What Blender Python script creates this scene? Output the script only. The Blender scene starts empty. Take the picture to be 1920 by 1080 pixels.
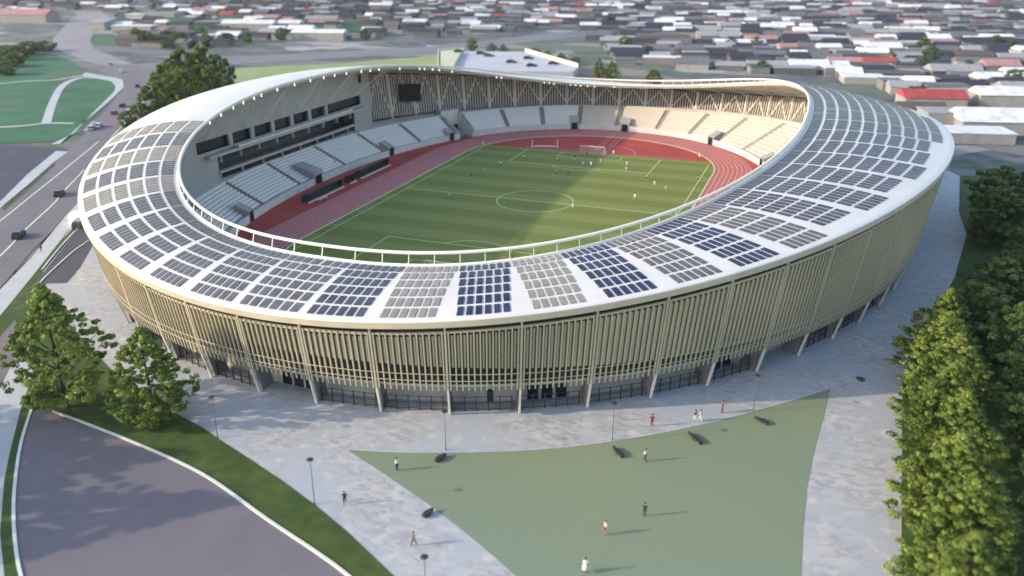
import bpy, bmesh, math, random
from mathutils import Vector, Matrix
from mathutils.geometry import tessellate_polygon
R = math.radians
PI = math.pi
sc = bpy.context.scene
COL = sc.collection

# ---------------------------------------------------------------- camera
CAM = Vector((61.656, -183.198, 55.359))
YAW, PIT, F = -0.35300, 0.38300, 1563.642
_fw = Vector((math.sin(YAW) * math.cos(PIT), math.cos(YAW) * math.cos(PIT), -math.sin(PIT)))
_rt = Vector((math.cos(YAW), -math.sin(YAW), 0))
_up = _rt.cross(_fw)
cd = bpy.data.cameras.new('camera')
cd.sensor_width = 36
cd.lens = 36 * F / 1920
cd.clip_start = 1
cd.clip_end = 6000
cam = bpy.data.objects.new('camera', cd)
COL.objects.link(cam)
M3 = Matrix((_rt, _up, -_fw)).transposed()
cam.matrix_world = Matrix.Translation(CAM) @ M3.to_4x4()
sc.camera = cam
cd.dof.use_dof = True
cd.dof.focus_distance = 135
cd.dof.aperture_fstop = 0.058


def G(u, v, z=0.0):
    """point of the horizontal plane z that the photograph shows at pixel u, v (1920 x 1080)"""
    d = _fw + _rt * ((u - 960) / F) - _up * ((v - 540) / F)
    t = (z - CAM.z) / d.z
    p = CAM + d * t
    return Vector((p.x, p.y, z))


# ---------------------------------------------------------------- light
SUN_EL = R(20.0)
SUN_DIR = Vector((-0.868 * math.cos(SUN_EL), -0.497 * math.cos(SUN_EL), math.sin(SUN_EL)))
w = bpy.data.worlds.new('World')
sc.world = w
w.use_nodes = True
nt = w.node_tree
bg = nt.nodes['Background']
sky = nt.nodes.new('ShaderNodeTexSky')
sky.sky_type = 'NISHITA'
sky.sun_disc = False
sky.sun_elevation = SUN_EL
sky.sun_rotation = math.atan2(SUN_DIR.x, SUN_DIR.y)
sky.air_density = 1.2
sky.dust_density = 1.5
nt.links.new(sky.outputs['Color'], bg.inputs['Color'])
bg.inputs['Strength'].default_value = 0.15
sl = bpy.data.lights.new('sun', 'SUN')
sl.energy = 2.0
sl.angle = R(0.7)
sl.color = (1.0, 0.86, 0.66)
so = bpy.data.objects.new('sun', sl)
COL.objects.link(so)
so.rotation_euler = SUN_DIR.to_track_quat('Z', 'Y').to_euler()
sc.view_settings.view_transform = 'Standard'
sc.view_settings.look = 'None'
sc.view_settings.gamma = 1
sc.view_settings.exposure = 1.35
sc.render.film_transparent = False
rnd = random.Random(7)

# ---------------------------------------------------------------- materials


def mat(name, col, rough=0.7, var=0.0, scale=1.0, metal=0.0, col2=None, spec=0.3, bump=0.0, detail=4, trans=0.0):
    m = bpy.data.materials.new(name)
    m.use_nodes = True
    n = m.node_tree
    b = n.nodes['Principled BSDF']
    b.inputs['Roughness'].default_value = rough
    b.inputs['Metallic'].default_value = metal
    b.inputs['Specular IOR Level'].default_value = spec
    c = (*col, 1)
    if var or col2:
        tc = n.nodes.new('ShaderNodeTexCoord')
        no = n.nodes.new('ShaderNodeTexNoise')
        no.inputs['Scale'].default_value = scale
        no.inputs['Detail'].default_value = detail
        n.links.new(tc.outputs['Object'], no.inputs['Vector'])
        rp = n.nodes.new('ShaderNodeValToRGB')
        rp.color_ramp.elements[0].position = 0.32
        rp.color_ramp.elements[1].position = 0.68
        a = [max(0, x * (1 - var)) for x in col]
        d = col2 if col2 else [min(1, x * (1 + var)) for x in col]
        rp.color_ramp.elements[0].color = (*a, 1)
        rp.color_ramp.elements[1].color = (*d, 1)
        n.links.new(no.outputs['Fac'], rp.inputs['Fac'])
        n.links.new(rp.outputs['Color'], b.inputs['Base Color'])
        if bump:
            bp = n.nodes.new('ShaderNodeBump')
            bp.inputs['Strength'].default_value = bump
            bp.inputs['Distance'].default_value = 0.05
            n.links.new(no.outputs['Fac'], bp.inputs['Height'])
            n.links.new(bp.outputs['Normal'], b.inputs['Normal'])
    else:
        b.inputs['Base Color'].default_value = c
    return m


def mixnoise(m, scale, colr, lo, hi, detail=3, coord='Object', vscale=None):
    """lay a second noise-masked colour over a material's base colour (dirt, worn patches)"""
    n = m.node_tree
    b = n.nodes['Principled BSDF']
    mx = n.nodes.new('ShaderNodeMix')
    mx.data_type = 'RGBA'
    tc = n.nodes.new('ShaderNodeTexCoord')
    mp = n.nodes.new('ShaderNodeMapping')
    if vscale:
        mp.inputs['Scale'].default_value = vscale
    no = n.nodes.new('ShaderNodeTexNoise')
    no.inputs['Scale'].default_value = scale
    no.inputs['Detail'].default_value = detail
    n.links.new(tc.outputs[coord], mp.inputs['Vector'])
    n.links.new(mp.outputs['Vector'], no.inputs['Vector'])
    mr = n.nodes.new('ShaderNodeMapRange')
    mr.inputs['From Min'].default_value = lo
    mr.inputs['From Max'].default_value = hi
    n.links.new(no.outputs['Fac'], mr.inputs['Value'])
    n.links.new(mr.outputs['Result'], mx.inputs['Factor'])
    src = b.inputs['Base Color']
    if src.is_linked:
        n.links.new(src.links[0].from_socket, mx.inputs[6])
    else:
        mx.inputs[6].default_value = src.default_value
    mx.inputs[7].default_value = (*colr, 1)
    n.links.new(mx.outputs[2], src)
    return m


M = {}
M['white'] = mixnoise(mat('roof_white_sheet', (0.58, 0.565, 0.57), 0.45, 0.05, 0.3), 0.15, (0.51, 0.505, 0.52), 0.5, 0.75)
M['cream'] = mat('fascia_paint', (0.46, 0.405, 0.31), 0.55, 0.08, 0.3)
M['rim'] = mat('rim_tube_paint', (0.74, 0.72, 0.64), 0.6)
M['fin'] = mixnoise(mat('fin_paint', (0.46, 0.40, 0.295), 0.55, 0.10, 0.12), 0.05, (0.39, 0.375, 0.275), 0.42, 0.62)
M['finback'] = mixnoise(mat('fin_back_paint', (0.50, 0.44, 0.32), 0.6, 0.10, 0.15), 0.05, (0.39, 0.365, 0.26), 0.42, 0.62)
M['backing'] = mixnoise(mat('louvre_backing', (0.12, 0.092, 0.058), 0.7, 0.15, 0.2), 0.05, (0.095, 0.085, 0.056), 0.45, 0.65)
M['backwall'] = mat('fin_gap_shade', (0.040, 0.034, 0.027), 0.8, 0.2, 0.3)  # near-black colour stands in for the shade in the gaps between fins
M['batten'] = mat('inner_batten', (0.70, 0.62, 0.56), 0.7, 0.08, 0.3)
M['column'] = mat('column_paint', (0.70, 0.65, 0.57), 0.5, 0.05, 0.5)
M['concrete'] = mat('concrete', (0.38, 0.365, 0.35), 0.85, 0.10, 0.4)
M['conc_dark'] = mat('dark_concrete', (0.17, 0.17, 0.18), 0.85, 0.12, 0.6)
M['conc_light'] = mat('light_concrete', (0.58, 0.55, 0.52), 0.8, 0.08, 0.5)
M['wallgrey'] = mixnoise(mat('stand_wall_grey', (0.33, 0.32, 0.315), 0.7, 0.06, 0.2), 0.1, (0.285, 0.275, 0.27), 0.5, 0.8)
M['seat'] = mat('white_seats', (0.74, 0.70, 0.66), 0.5, 0.06, 2.0)
M['seat_sunlit'] = mat('sunlit_seats', (0.60, 0.53, 0.455), 0.5, 0.05, 2.0)  # same white seats, with the warm sunlight put into their colour
M['glass'] = mat('dark_glass', (0.012, 0.013, 0.018), 0.25, spec=0.5)
M['black'] = mat('black_panel', (0.006, 0.006, 0.006), 0.5)
M['steel_dark'] = mat('dark_steel', (0.05, 0.05, 0.06), 0.5, metal=0.3)
M['pole'] = mat('pole_paint', (0.10, 0.10, 0.12), 0.5)
M['soffit'] = mat('soffit', (0.46, 0.46, 0.45), 0.8, 0.06, 0.3)
PV = [mat('panel_grey', (0.165, 0.158, 0.155), 0.45, 0.12, 0.6, spec=0.25),
      mat('panel_pale', (0.23, 0.212, 0.19), 0.5, 0.14, 0.7, spec=0.25),
      mat('panel_navy', (0.022, 0.026, 0.062), 0.28, 0.45, 0.5, spec=0.4),
      mat('panel_slate', (0.058, 0.060, 0.080), 0.35, 0.25, 0.5, spec=0.3),
      mat('panel_mid', (0.105, 0.10, 0.105), 0.38, 0.2, 0.6, spec=0.3)]
M['paint'] = mat('line_paint', (0.72, 0.74, 0.60), 0.7)
M['lane'] = mixnoise(mat('track_lanes', (0.46, 0.13, 0.115), 0.75, 0.06, 0.4), 0.06, (0.42, 0.135, 0.14), 0.4, 0.65)
M['red'] = mixnoise(mat('track_red', (0.36, 0.050, 0.045), 0.75, 0.08, 0.4), 0.08, (0.40, 0.07, 0.05), 0.45, 0.7)
M['asphalt'] = mixnoise(mat('asphalt', (0.145, 0.135, 0.155), 0.85, 0.08, 0.25), 0.05, (0.175, 0.15, 0.17), 0.42, 0.62)
M['asphalt_dark'] = mixnoise(mat('asphalt_dark', (0.055, 0.058, 0.08), 0.8, 0.12, 0.3), 0.04, (0.075, 0.07, 0.09), 0.45, 0.7)
M['lot'] = mixnoise(mat('car_park_surface', (0.155, 0.136, 0.155), 0.75, 0.06, 0.2), 0.04, (0.140, 0.128, 0.152), 0.45, 0.7)
M['walk'] = mixnoise(mat('sidewalk', (0.42, 0.43, 0.45), 0.85, 0.07, 0.3), 0.05, (0.35, 0.38, 0.42), 0.45, 0.7)
M['kerb'] = mat('kerb_stone', (0.62, 0.63, 0.58), 0.7, 0.06, 0.5)
M['grass'] = mixnoise(mat('lawn', (0.052, 0.082, 0.018), 0.9, 0.30, 0.5, bump=0.4), 0.12, (0.036, 0.066, 0.016), 0.45, 0.65)
M['park'] = mixnoise(mat('park_grass', (0.035, 0.115, 0.062), 0.9, 0.22, 0.06), 0.03, (0.10, 0.11, 0.06), 0.58, 0.72)
M['pale_lawn'] = mixnoise(mat('pale_lawn', (0.24, 0.29, 0.13), 0.9, 0.10, 0.08), 0.05, (0.18, 0.25, 0.10), 0.45, 0.7)
M['sage'] = mixnoise(mat('sage_court', (0.195, 0.228, 0.142), 0.8, 0.03, 0.03, detail=1), 0.02, (0.176, 0.222, 0.155), 0.45, 0.62, detail=1)


def paving():
    m = mat('plaza_paving', (0.43, 0.42, 0.43), 0.8)
    n = m.node_tree
    b = n.nodes['Principled BSDF']
    tc = n.nodes.new('ShaderNodeTexCoord')
    vo = n.nodes.new('ShaderNodeTexVoronoi')
    vo.inputs['Scale'].default_value = 1.5
    mp = n.nodes.new('ShaderNodeMapping')
    mp.inputs['Scale'].default_value = (0.7, 1.2, 1)
    mp.inputs['Rotation'].default_value = (0, 0, 0.5)
    n.links.new(tc.outputs['Object'], mp.inputs['Vector'])
    n.links.new(mp.outputs['Vector'], vo.inputs['Vector'])
    sp = n.nodes.new('ShaderNodeSeparateColor')
    n.links.new(vo.outputs['Color'], sp.inputs['Color'])
    rp = n.nodes.new('ShaderNodeValToRGB')
    rp.color_ramp.elements[0].color = (0.30, 0.295, 0.31, 1)
    rp.color_ramp.elements[1].color = (0.455, 0.44, 0.44, 1)
    e = rp.color_ramp.elements.new(0.93)
    e.color = (0.43, 0.42, 0.42, 1)
    n.links.new(sp.outputs['Red'], rp.inputs['Fac'])
    n.links.new(rp.outputs['Color'], b.inputs['Base Color'])
    mixnoise(m, 0.10, (0.355, 0.372, 0.41), 0.42, 0.6, detail=6)
    mixnoise(m, 0.45, (0.50, 0.46, 0.45), 0.56, 0.72, detail=5)
    return m


M['paving'] = paving()


def pitch_mat():
    m = mat('mown_turf', (0.1, 0.15, 0.03), 0.9)
    n = m.node_tree
    b = n.nodes['Principled BSDF']
    tc = n.nodes.new('ShaderNodeTexCoord')
    sx = n.nodes.new('ShaderNodeSeparateXYZ')
    n.links.new(tc.outputs['Object'], sx.inputs[0])
    no = n.nodes.new('ShaderNodeTexNoise')
    no.inputs['Scale'].default_value = 0.08
    n.links.new(tc.outputs['Object'], no.inputs['Vector'])
    ad = n.nodes.new('ShaderNodeMath')
    ad.operation = 'MULTIPLY_ADD'
    n.links.new(no.outputs['Fac'], ad.inputs[0])
    ad.inputs[1].default_value = 2.2
    n.links.new(sx.outputs['Y'], ad.inputs[2])
    si = n.nodes.new('ShaderNodeMath')
    si.operation = 'SINE'
    mu = n.nodes.new('ShaderNodeMath')
    mu.operation = 'MULTIPLY'
    n.links.new(ad.outputs[0], mu.inputs[0])
    mu.inputs[1].default_value = PI / 5.5
    n.links.new(mu.outputs[0], si.inputs[0])
    mr = n.nodes.new('ShaderNodeMapRange')
    mr.inputs['From Min'].default_value = -0.35
    mr.inputs['From Max'].default_value = 0.35
    n.links.new(si.outputs[0], mr.inputs['Value'])
    mx = n.nodes.new('ShaderNodeMix')
    mx.data_type = 'RGBA'
    mx.inputs[6].default_value = (0.150, 0.172, 0.036, 1)
    mx.inputs[7].default_value = (0.195, 0.215, 0.062, 1)
    n.links.new(mr.outputs['Result'], mx.inputs['Factor'])
    n.links.new(mx.outputs[2], b.inputs['Base Color'])
    mixnoise(m, 0.9, (0.15, 0.19, 0.05), 0.45, 0.9, detail=6)
    return m


M['turf'] = pitch_mat()


def city_ground():
    m = mat('city_ground', (0.2, 0.2, 0.2), 0.9)
    n = m.node_tree
    b = n.nodes['Principled BSDF']
    tc = n.nodes.new('ShaderNodeTexCoord')
    mp = n.nodes.new('ShaderNodeMapping')
    mp.inputs['Rotation'].default_value = (0, 0, 0.35)
    mp.inputs['Scale'].default_value = (0.6, 1.3, 1)
    n.links.new(tc.outputs['Object'], mp.inputs['Vector'])
    vo = n.nodes.new('ShaderNodeTexVoronoi')
    vo.inputs['Scale'].default_value = 0.055
    n.links.new(mp.outputs['Vector'], vo.inputs['Vector'])
    sp = n.nodes.new('ShaderNodeSeparateColor')
    n.links.new(vo.outputs['Color'], sp.inputs['Color'])
    rp = n.nodes.new('ShaderNodeValToRGB')
    rp.color_ramp.interpolation = 'CONSTANT'
    cs = [(0, (0.06, 0.065, 0.085)), (0.22, (0.045, 0.085, 0.055)), (0.38, (0.14, 0.14, 0.16)), (0.55, (0.08, 0.085, 0.11)),
          (0.68, (0.24, 0.235, 0.24)), (0.78, (0.09, 0.12, 0.08)), (0.90, (0.34, 0.33, 0.33))]
    rp.color_ramp.elements[0].position = 0
    rp.color_ramp.elements[0].color = (*cs[0][1], 1)
    rp.color_ramp.elements[1].position = cs[1][0]
    rp.color_ramp.elements[1].color = (*cs[1][1], 1)
    for p_, c_ in cs[2:]:
        e = rp.color_ramp.elements.new(p_)
        e.color = (*c_, 1)
    n.links.new(sp.outputs['Red'], rp.inputs['Fac'])
    n.links.new(rp.outputs['Color'], b.inputs['Base Color'])
    mixnoise(m, 0.12, (0.16, 0.16, 0.15), 0.4, 0.75, detail=6)
    return m


M['city'] = city_ground()


def leaf_mat(name, dark, light, sat=0):
    m = bpy.data.materials.new(name)
    m.use_nodes = True
    n = m.node_tree
    b = n.nodes['Principled BSDF']
    b.inputs['Roughness'].default_value = 0.6
    b.inputs['Specular IOR Level'].default_value = 0.25
    tc = n.nodes.new('ShaderNodeTexCoord')
    no = n.nodes.new('ShaderNodeTexNoise')
    no.inputs['Scale'].default_value = 0.55
    no.inputs['Detail'].default_value = 5
    oi = n.nodes.new('ShaderNodeObjectInfo')
    va = n.nodes.new('ShaderNodeVectorMath')
    va.operation = 'MULTIPLY_ADD'
    va.inputs[1].default_value = (1, 1, 1)
    n.links.new(tc.outputs['Object'], va.inputs[0])
    n.links.new(oi.outputs['Random'], va.inputs[2])
    n.links.new(va.outputs[0], no.inputs['Vector'])
    at = n.nodes.new('ShaderNodeAttribute')
    at.attribute_name = 'leafvar'
    ad = n.nodes.new('ShaderNodeMath')
    ad.operation = 'ADD'
    n.links.new(no.outputs['Fac'], ad.inputs[0])
    n.links.new(at.outputs['Fac'], ad.inputs[1])
    rp = n.nodes.new('ShaderNodeValToRGB')
    rp.color_ramp.elements[0].position = 0.35
    rp.color_ramp.elements[1].position = 0.85
    rp.color_ramp.elements[0].color = (*dark, 1)
    rp.color_ramp.elements[1].color = (*light, 1)
    n.links.new(ad.outputs[0], rp.inputs['Fac'])
    n.links.new(rp.outputs['Color'], b.inputs['Base Color'])
    tr = n.nodes.new('ShaderNodeBsdfTranslucent')
    n.links.new(rp.outputs['Color'], tr.inputs['Color'])
    ms = n.nodes.new('ShaderNodeMixShader')
    ms.inputs['Fac'].default_value = 0.28
    n.links.new(b.outputs[0], ms.inputs[1])
    n.links.new(tr.outputs[0], ms.inputs[2])
    n.links.new(ms.outputs[0], n.nodes['Material Output'].inputs['Surface'])
    return m


M['leaf'] = leaf_mat('leaves_green', (0.085, 0.140, 0.020), (0.40, 0.46, 0.11))
M['leaf_lime'] = leaf_mat('leaves_lime', (0.052, 0.092, 0.014), (0.29, 0.36, 0.075))
M['leaf_dark'] = leaf_mat('leaves_dark', (0.040, 0.078, 0.018), (0.20, 0.27, 0.07))
M['leaf_olive'] = leaf_mat('leaves_olive', (0.045, 0.08, 0.012), (0.23, 0.29, 0.045))
M['bark'] = mat('bark', (0.07, 0.055, 0.04), 0.9, 0.3, 3)

# ---------------------------------------------------------------- mesh helpers


class MB:
    def __init__(s):
        s.v = []
        s.f = []
        s.m = []

    def vert(s, p):
        s.v.append(tuple(p))
        return len(s.v) - 1

    def face(s, ids, mi=0):
        s.f.append(tuple(ids))
        s.m.append(mi)

    def poly(s, pts, mi=0):
        s.face([s.vert(p) for p in pts], mi)

    def prism(s, bot, top, mi=0, cap=True, mtop=None):
        """closed solid between two loops of equal length"""
        n = len(bot)
        b = [s.vert(p) for p in bot]
        t = [s.vert(p) for p in top]
        for i in range(n):
            j = (i + 1) % n
            s.face((b[i], b[j], t[j], t[i]), mi)
        if cap:
            s.face(b[::-1], mi)
            s.face(t, mi if mtop is None else mtop)

    def box(s, c, size, rz=0.0, mi=0, mtop=None):
        x, y, z = size[0] / 2, size[1] / 2, size[2] / 2
        ca, sa = math.cos(rz), math.sin(rz)
        q = [(-x, -y), (x, -y), (x, y), (-x, y)]
        q = [(c[0] + a * ca - b * sa, c[1] + a * sa + b * ca) for a, b in q]
        s.prism([(a, b, c[2] - z) for a, b in q], [(a, b, c[2] + z) for a, b in q], mi, mtop=mtop)

    def bar(s, a, b, wd, hd=None, mi=0, up=Vector((0, 0, 1))):
        """rectangular bar from a to b; wd across, hd along 'up'"""
        a, b = Vector(a), Vector(b)
        hd = hd or wd
        d = (b - a).normalized()
        x = d.cross(up)
        if x.length < 1e-4:
            x = d.cross(Vector((1, 0, 0)))
        x.normalize()
        y = x.cross(d).normalized()
        o = [x * (-wd / 2) + y * (-hd / 2), x * (wd / 2) + y * (-hd / 2), x * (wd / 2) + y * (hd / 2), x * (-wd / 2) + y * (hd / 2)]
        s.prism([a + k for k in o], [b + k for k in o], mi)

    def tube(s, pts, rad, seg=8, mi=0, close=False):
        pts = [Vector(p) for p in pts]
        n = len(pts)
        rings = []
        rads = rad if isinstance(rad, (list, tuple)) else [rad] * n
        for i, p in enumerate(pts):
            if close:
                d = (pts[(i + 1) % n] - pts[i - 1])
            else:
                d = pts[min(i + 1, n - 1)] - pts[max(i - 1, 0)]
            d.normalize()
            u = Vector((0, 0, 1)) if abs(d.z) < 0.95 else Vector((1, 0, 0))
            x = d.cross(u).normalized()
            y = x.cross(d)
            rings.append([s.vert(p + (x * math.cos(2 * PI * k / seg) + y * math.sin(2 * PI * k / seg)) * rads[i]) for k in range(seg)])
        for i in range(n if close else n - 1):
            a, b = rings[i], rings[(i + 1) % n]
            for k in range(seg):
                l = (k + 1) % seg
                s.face((a[k], a[l], b[l], b[k]), mi)
        if not close:
            s.face(rings[0][::-1], mi)
            s.face(rings[-1], mi)

    def build(s, name, mats, parent=None, smooth=False, loc=None):
        me = bpy.data.meshes.new(name)
        me.from_pydata(s.v, [], s.f)
        if not isinstance(mats, (list, tuple)):
            mats = [mats]
        for m in mats:
            me.materials.append(m)
        if len(mats) > 1:
            me.polygons.foreach_set('material_index', s.m)
        if smooth:
            me.polygons.foreach_set('use_smooth', [True] * len(me.polygons))
        me.update()
        o = bpy.data.objects.new(name, me)
        COL.objects.link(o)
        if parent:
            o.parent = parent
        if loc:
            o.location = loc
        return o


def empty(name, loc=(0, 0, 0), rz=0, label=None, cat=None, group=None):
    o = bpy.data.objects.new(name, None)
    COL.objects.link(o)
    o.location = loc
    o.rotation_euler = (0, 0, rz)
    tag(o, label, cat, group)
    return o


def tag(o, label=None, cat=None, group=None, kind=None):
    if label:
        o['label'] = label
    if cat:
        o['category'] = cat
    if group:
        o['group'] = group
    if kind:
        o['kind'] = kind
    return o


def children(o):
    return [c for c in o.children]


def copy_tree(o, parent=None):
    c = o.copy()
    COL.objects.link(c)
    c.parent = parent
    for ch in children(o):
        copy_tree(ch, c)
    return c


def sheet(name, pts, z, m, kind='structure'):
    """flat ground sheet from a list of ground points (any outline)"""
    P_ = [Vector((p[0], p[1], 0)) for p in pts]
    fs = []
    for a, b, c in tessellate_polygon([P_]):
        if (P_[b] - P_[a]).cross(P_[c] - P_[a]).z < 0:
            b, c = c, b
        fs.append((a, b, c))
    me = bpy.data.meshes.new(name)
    me.from_pydata([(p.x, p.y, z) for p in P_], [], fs)
    me.materials.append(m)
    o = bpy.data.objects.new(name, me)
    COL.objects.link(o)
    o['kind'] = kind
    return o


def gsheet(name, uvs, z, m):
    return sheet(name, [G(*uv) for uv in uvs], z, m)


def smooth_line(pts, n=8):
    """Catmull-Rom through points"""
    P = [Vector(p) for p in pts]
    P = [P[0] * 2 - P[1]] + P + [P[-1] * 2 - P[-2]]
    out = []
    for i in range(1, len(P) - 2):
        for k in range(n):
            t = k / n
            a, b, c, d = P[i - 1], P[i], P[i + 1], P[i + 2]
            out.append(0.5 * ((2 * b) + (c - a) * t + (2 * a - 5 * b + 4 * c - d) * t * t + (3 * b - a - 3 * c + d) * t ** 3))
    out.append(P[-2])
    return out


def strip(name, pts, width, z, m, kind='structure', h=0.0, parent=None):
    """ribbon (or low kerb when h > 0) along a ground polyline"""
    mb = MB()
    P = [Vector((p[0], p[1], 0)) for p in pts]
    L, Rr = [], []
    for i, p in enumerate(P):
        d = (P[min(i + 1, len(P) - 1)] - P[max(i - 1, 0)]).normalized()
        nn = Vector((-d.y, d.x, 0))
        L.append(p + nn * width / 2)
        Rr.append(p - nn * width / 2)
    if h:
        for i in range(len(P) - 1):
            mb.prism([(q.x, q.y, z) for q in (Rr[i], Rr[i + 1], L[i + 1], L[i])], [(q.x, q.y, z + h) for q in (Rr[i], Rr[i + 1], L[i + 1], L[i])])
    else:
        for i in range(len(P) - 1):
            mb.poly([(q.x, q.y, z) for q in (Rr[i], Rr[i + 1], L[i + 1], L[i])])
    o = mb.build(name, m, parent)
    if kind and not parent:
        o['kind'] = kind
    return o

# ---------------------------------------------------------------- ground and roads
C0 = G(960, 400)
ground = sheet('ground', [(-3500, -1500), (3500, -1500), (3500, 4500), (-3500, 4500)], -0.16, M['city'])
gsheet('plaza', [(-260, 1700), (-200, 900), (20, 560), (90, 470), (150, 400), (230, 340), (330, 280), (800, 190), (1500, 190),
                 (1800, 330), (1798, 395), (1812, 440), (1790, 520), (1725, 640), (1692, 715), (1690, 1090), (1690, 1500)], -0.04, M['paving'])
# main road on the left
gsheet('road', [(-420, 900), (-120, 640), (0, 540), (30, 505), (60, 470), (125, 405), (150, 375), (185, 322), (215, 290), (255, 240), (285, 190), (310, 150), (335, 132),
                (300, 122), (245, 119), (205, 122), (185, 132), (215, 150), (232, 163), (205, 200), (160, 250), (100, 308), (40, 360), (0, 392), (-100, 470), (-420, 700)], -0.03, M['asphalt'])
gsheet('road', [(205, 124), (170, 118), (118, 98), (96, 84), (100, 70), (128, 42), (150, 22), (190, 22), (205, 30), (178, 58), (168, 76), (176, 92), (210, 104), (250, 120)], -0.02, mat('upper_road', (0.24, 0.225, 0.25), 0.9, 0.08, 0.05))
gsheet('road', [(240, 121), (430, 106), (640, 96), (810, 87), (990, 67), (1160, 52), (1180, 59), (1000, 78), (820, 99), (640, 109), (420, 122), (330, 134)], -0.01, mat('back_road', (0.17, 0.165, 0.19), 0.9, 0.08, 0.05))
gsheet('park', [(-60, 275), (6, 268), (95, 266), (150, 248), (190, 205), (216, 170), (214, 152), (185, 147), (165, 141), (150, 126), (112, 104), (60, 92), (6, 98), (-60, 110)], -0.06, M['park'])
gsheet('parking_lot', [(-60, 278), (6, 272), (120, 276), (135, 288), (80, 322), (6, 385), (-60, 440)], -0.08, M['asphalt_dark'])
gsheet('sidewalk', [(-60, 430), (6, 372), (52, 326), (105, 283), (128, 284), (100, 305), (60, 340), (6, 385), (-60, 450)], 0.0, M['walk'])
gsheet('sidewalk', [(112, 270), (150, 235), (205, 190), (232, 163), (230, 150), (218, 146), (160, 136), (152, 142), (208, 152), (217, 162), (214, 172), (180, 205), (138, 250), (96, 270)], 0.0, M['walk'])
strip('park_path', smooth_line([G(*q) for q in [(186, 146), (150, 146), (118, 160), (100, 190), (86, 232)]], 6), 3.0, 0.004, M['walk'])
strip('park_path', smooth_line([G(*q) for q in [(138, 231), (86, 231), (40, 236), (-30, 240)]], 6), 2.2, 0.009, M['walk'])
strip('park_path', smooth_line([G(*q) for q in [(160, 140), (100, 150), (50, 152), (-30, 160)]], 6), 2.2, 0.013, M['walk'])
gsheet('verge', [(6, 388), (60, 343), (103, 306), (103, 310), (50, 358), (6, 396)], 0.0, M['grass'])
gsheet('verge', [(-200, 760), (0, 548), (40, 500), (118, 412), (150, 378), (162, 362), (160, 372), (123, 402), (62, 477), (8, 540), (-200, 770)], 0.01, M['grass'])
gsheet('sidewalk', [(-200, 790), (0, 543), (62, 480), (125, 402), (165, 362), (170, 385), (148, 405), (110, 455), (62, 516), (10, 580), (-200, 830)], 0.012, M['walk'])
gsheet('lawn', [(-200, 850), (-30, 630), (10, 580), (62, 516), (115, 450), (140, 425), (141, 433), (118, 462), (80, 508), (88, 548), (120, 600),
                (205, 690), (330, 775), (380, 802), (408, 822), (470, 862), (530, 902), (592, 948), (650, 996), (742, 1084), (900, 1260), (780, 1290),
                (655, 1090), (500, 976), (380, 892), (250, 832), (140, 788), (62, 762), (40, 830), (26, 920), (24, 1000), (38, 1090), (70, 1300), (-80, 1400), (-200, 1100)], 0.014, M['grass'])
gsheet('service_road', [(172, 400), (142, 435), (100, 488), (66, 532), (125, 530), (150, 500), (176, 455), (200, 420)], 0.016, M['asphalt_dark'])
gsheet('side_street', [(-120, 760), (-60, 690), (0, 632), (28, 600), (36, 618), (30, 660), (8, 712), (-60, 800)], 0.018, M['asphalt'])
gsheet('footpath', [(-100, 1000), (-60, 860), (8, 712), (32, 662), (60, 660), (62, 700), (38, 770), (18, 850), (8, 900), (0, 1000), (10, 1100), (-90, 1300)], 0.02, M['walk'])
lot_r = [(62, 760), (130, 783), (250, 830), (380, 890), (500, 974), (600, 1041), (657, 1084), (780, 1190), (860, 1290)]
lot_l = [(62, 760), (40, 830), (28, 910), (26, 980), (33, 1050), (44, 1100), (80, 1260)]
gsheet('car_park', lot_r + [(860, 1500), (100, 1500)] + lot_l[::-1][:-1], 0.024, M['lot'])
sm = lambda l: smooth_line([G(*q) for q in l], 6)
strip('kerb', sm(lot_r), 0.34, 0.0, M['kerb'], h=0.15)
strip('kerb', sm(lot_l), 0.34, 0.0, M['kerb'], h=0.147)
sage = [(650, 842), (740, 847), (835, 848), (960, 845), (1060, 838), (1148, 827), (1230, 813), (1300, 799), (1360, 785), (1412, 771), (1490, 749), (1557, 728),
        (1545, 780), (1528, 840), (1514, 910), (1506, 990), (1502, 1090), (1502, 1500), (1300, 1500), (1100, 1240), (967, 1080), (930, 1046), (850, 980), (790, 936), (720, 888)]
gsheet('court', sage, -0.02, M['sage'])
strip('kerb', sm(sage[:12]), 0.16, -0.04, M['walk'], h=0.08)
gsheet('side_lawn', [(1690, 1600), (1690, 1090), (1692, 716), (1725, 640), (1790, 520), (1812, 440), (1800, 400), (1800, 330), (1990, 320), (2300, 500), (2600, 1600)], 0.005, M['grass'])
gsheet('pale_lawn', [(438, 152), (440, 128), (640, 118), (822, 104), (822, 175), (900, 200), (500, 260)], -0.01, M['pale_lawn'])
gsheet('back_plaza', [(822, 175), (822, 128), (1080, 124), (1180, 128), (1280, 150), (1600, 180), (1760, 240), (1700, 340), (900, 300)], -0.012, mat('back_plaza_paving', (0.20, 0.17, 0.14), 0.9, 0.15, 0.05))
# lane lines of the roads
for k, l in enumerate([[(185, 265), (120, 318), (60, 366), (5, 410), (-90, 480)], [(158, 318), (118, 360), (100, 382), (50, 428), (6, 474), (-80, 552)],
                       [(290, 160), (262, 200), (225, 240), (190, 280)]]):
    strip('lane_marking', sm(l), 0.28, -0.012, M['paint'])
strip('kerb', sm([(166, 452), (140, 470), (110, 496), (80, 525), (60, 548)]), 0.22, 0.0, M['kerb'], h=0.14)
strip('kerb', sm([(140, 434), (118, 458), (96, 484), (79, 506)]), 0.22, 0.0, M['kerb'], h=0.14)

# ---------------------------------------------------------------- sports ground inside
ST, RT, LW = 42.2, 36.5, 1.22


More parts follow.
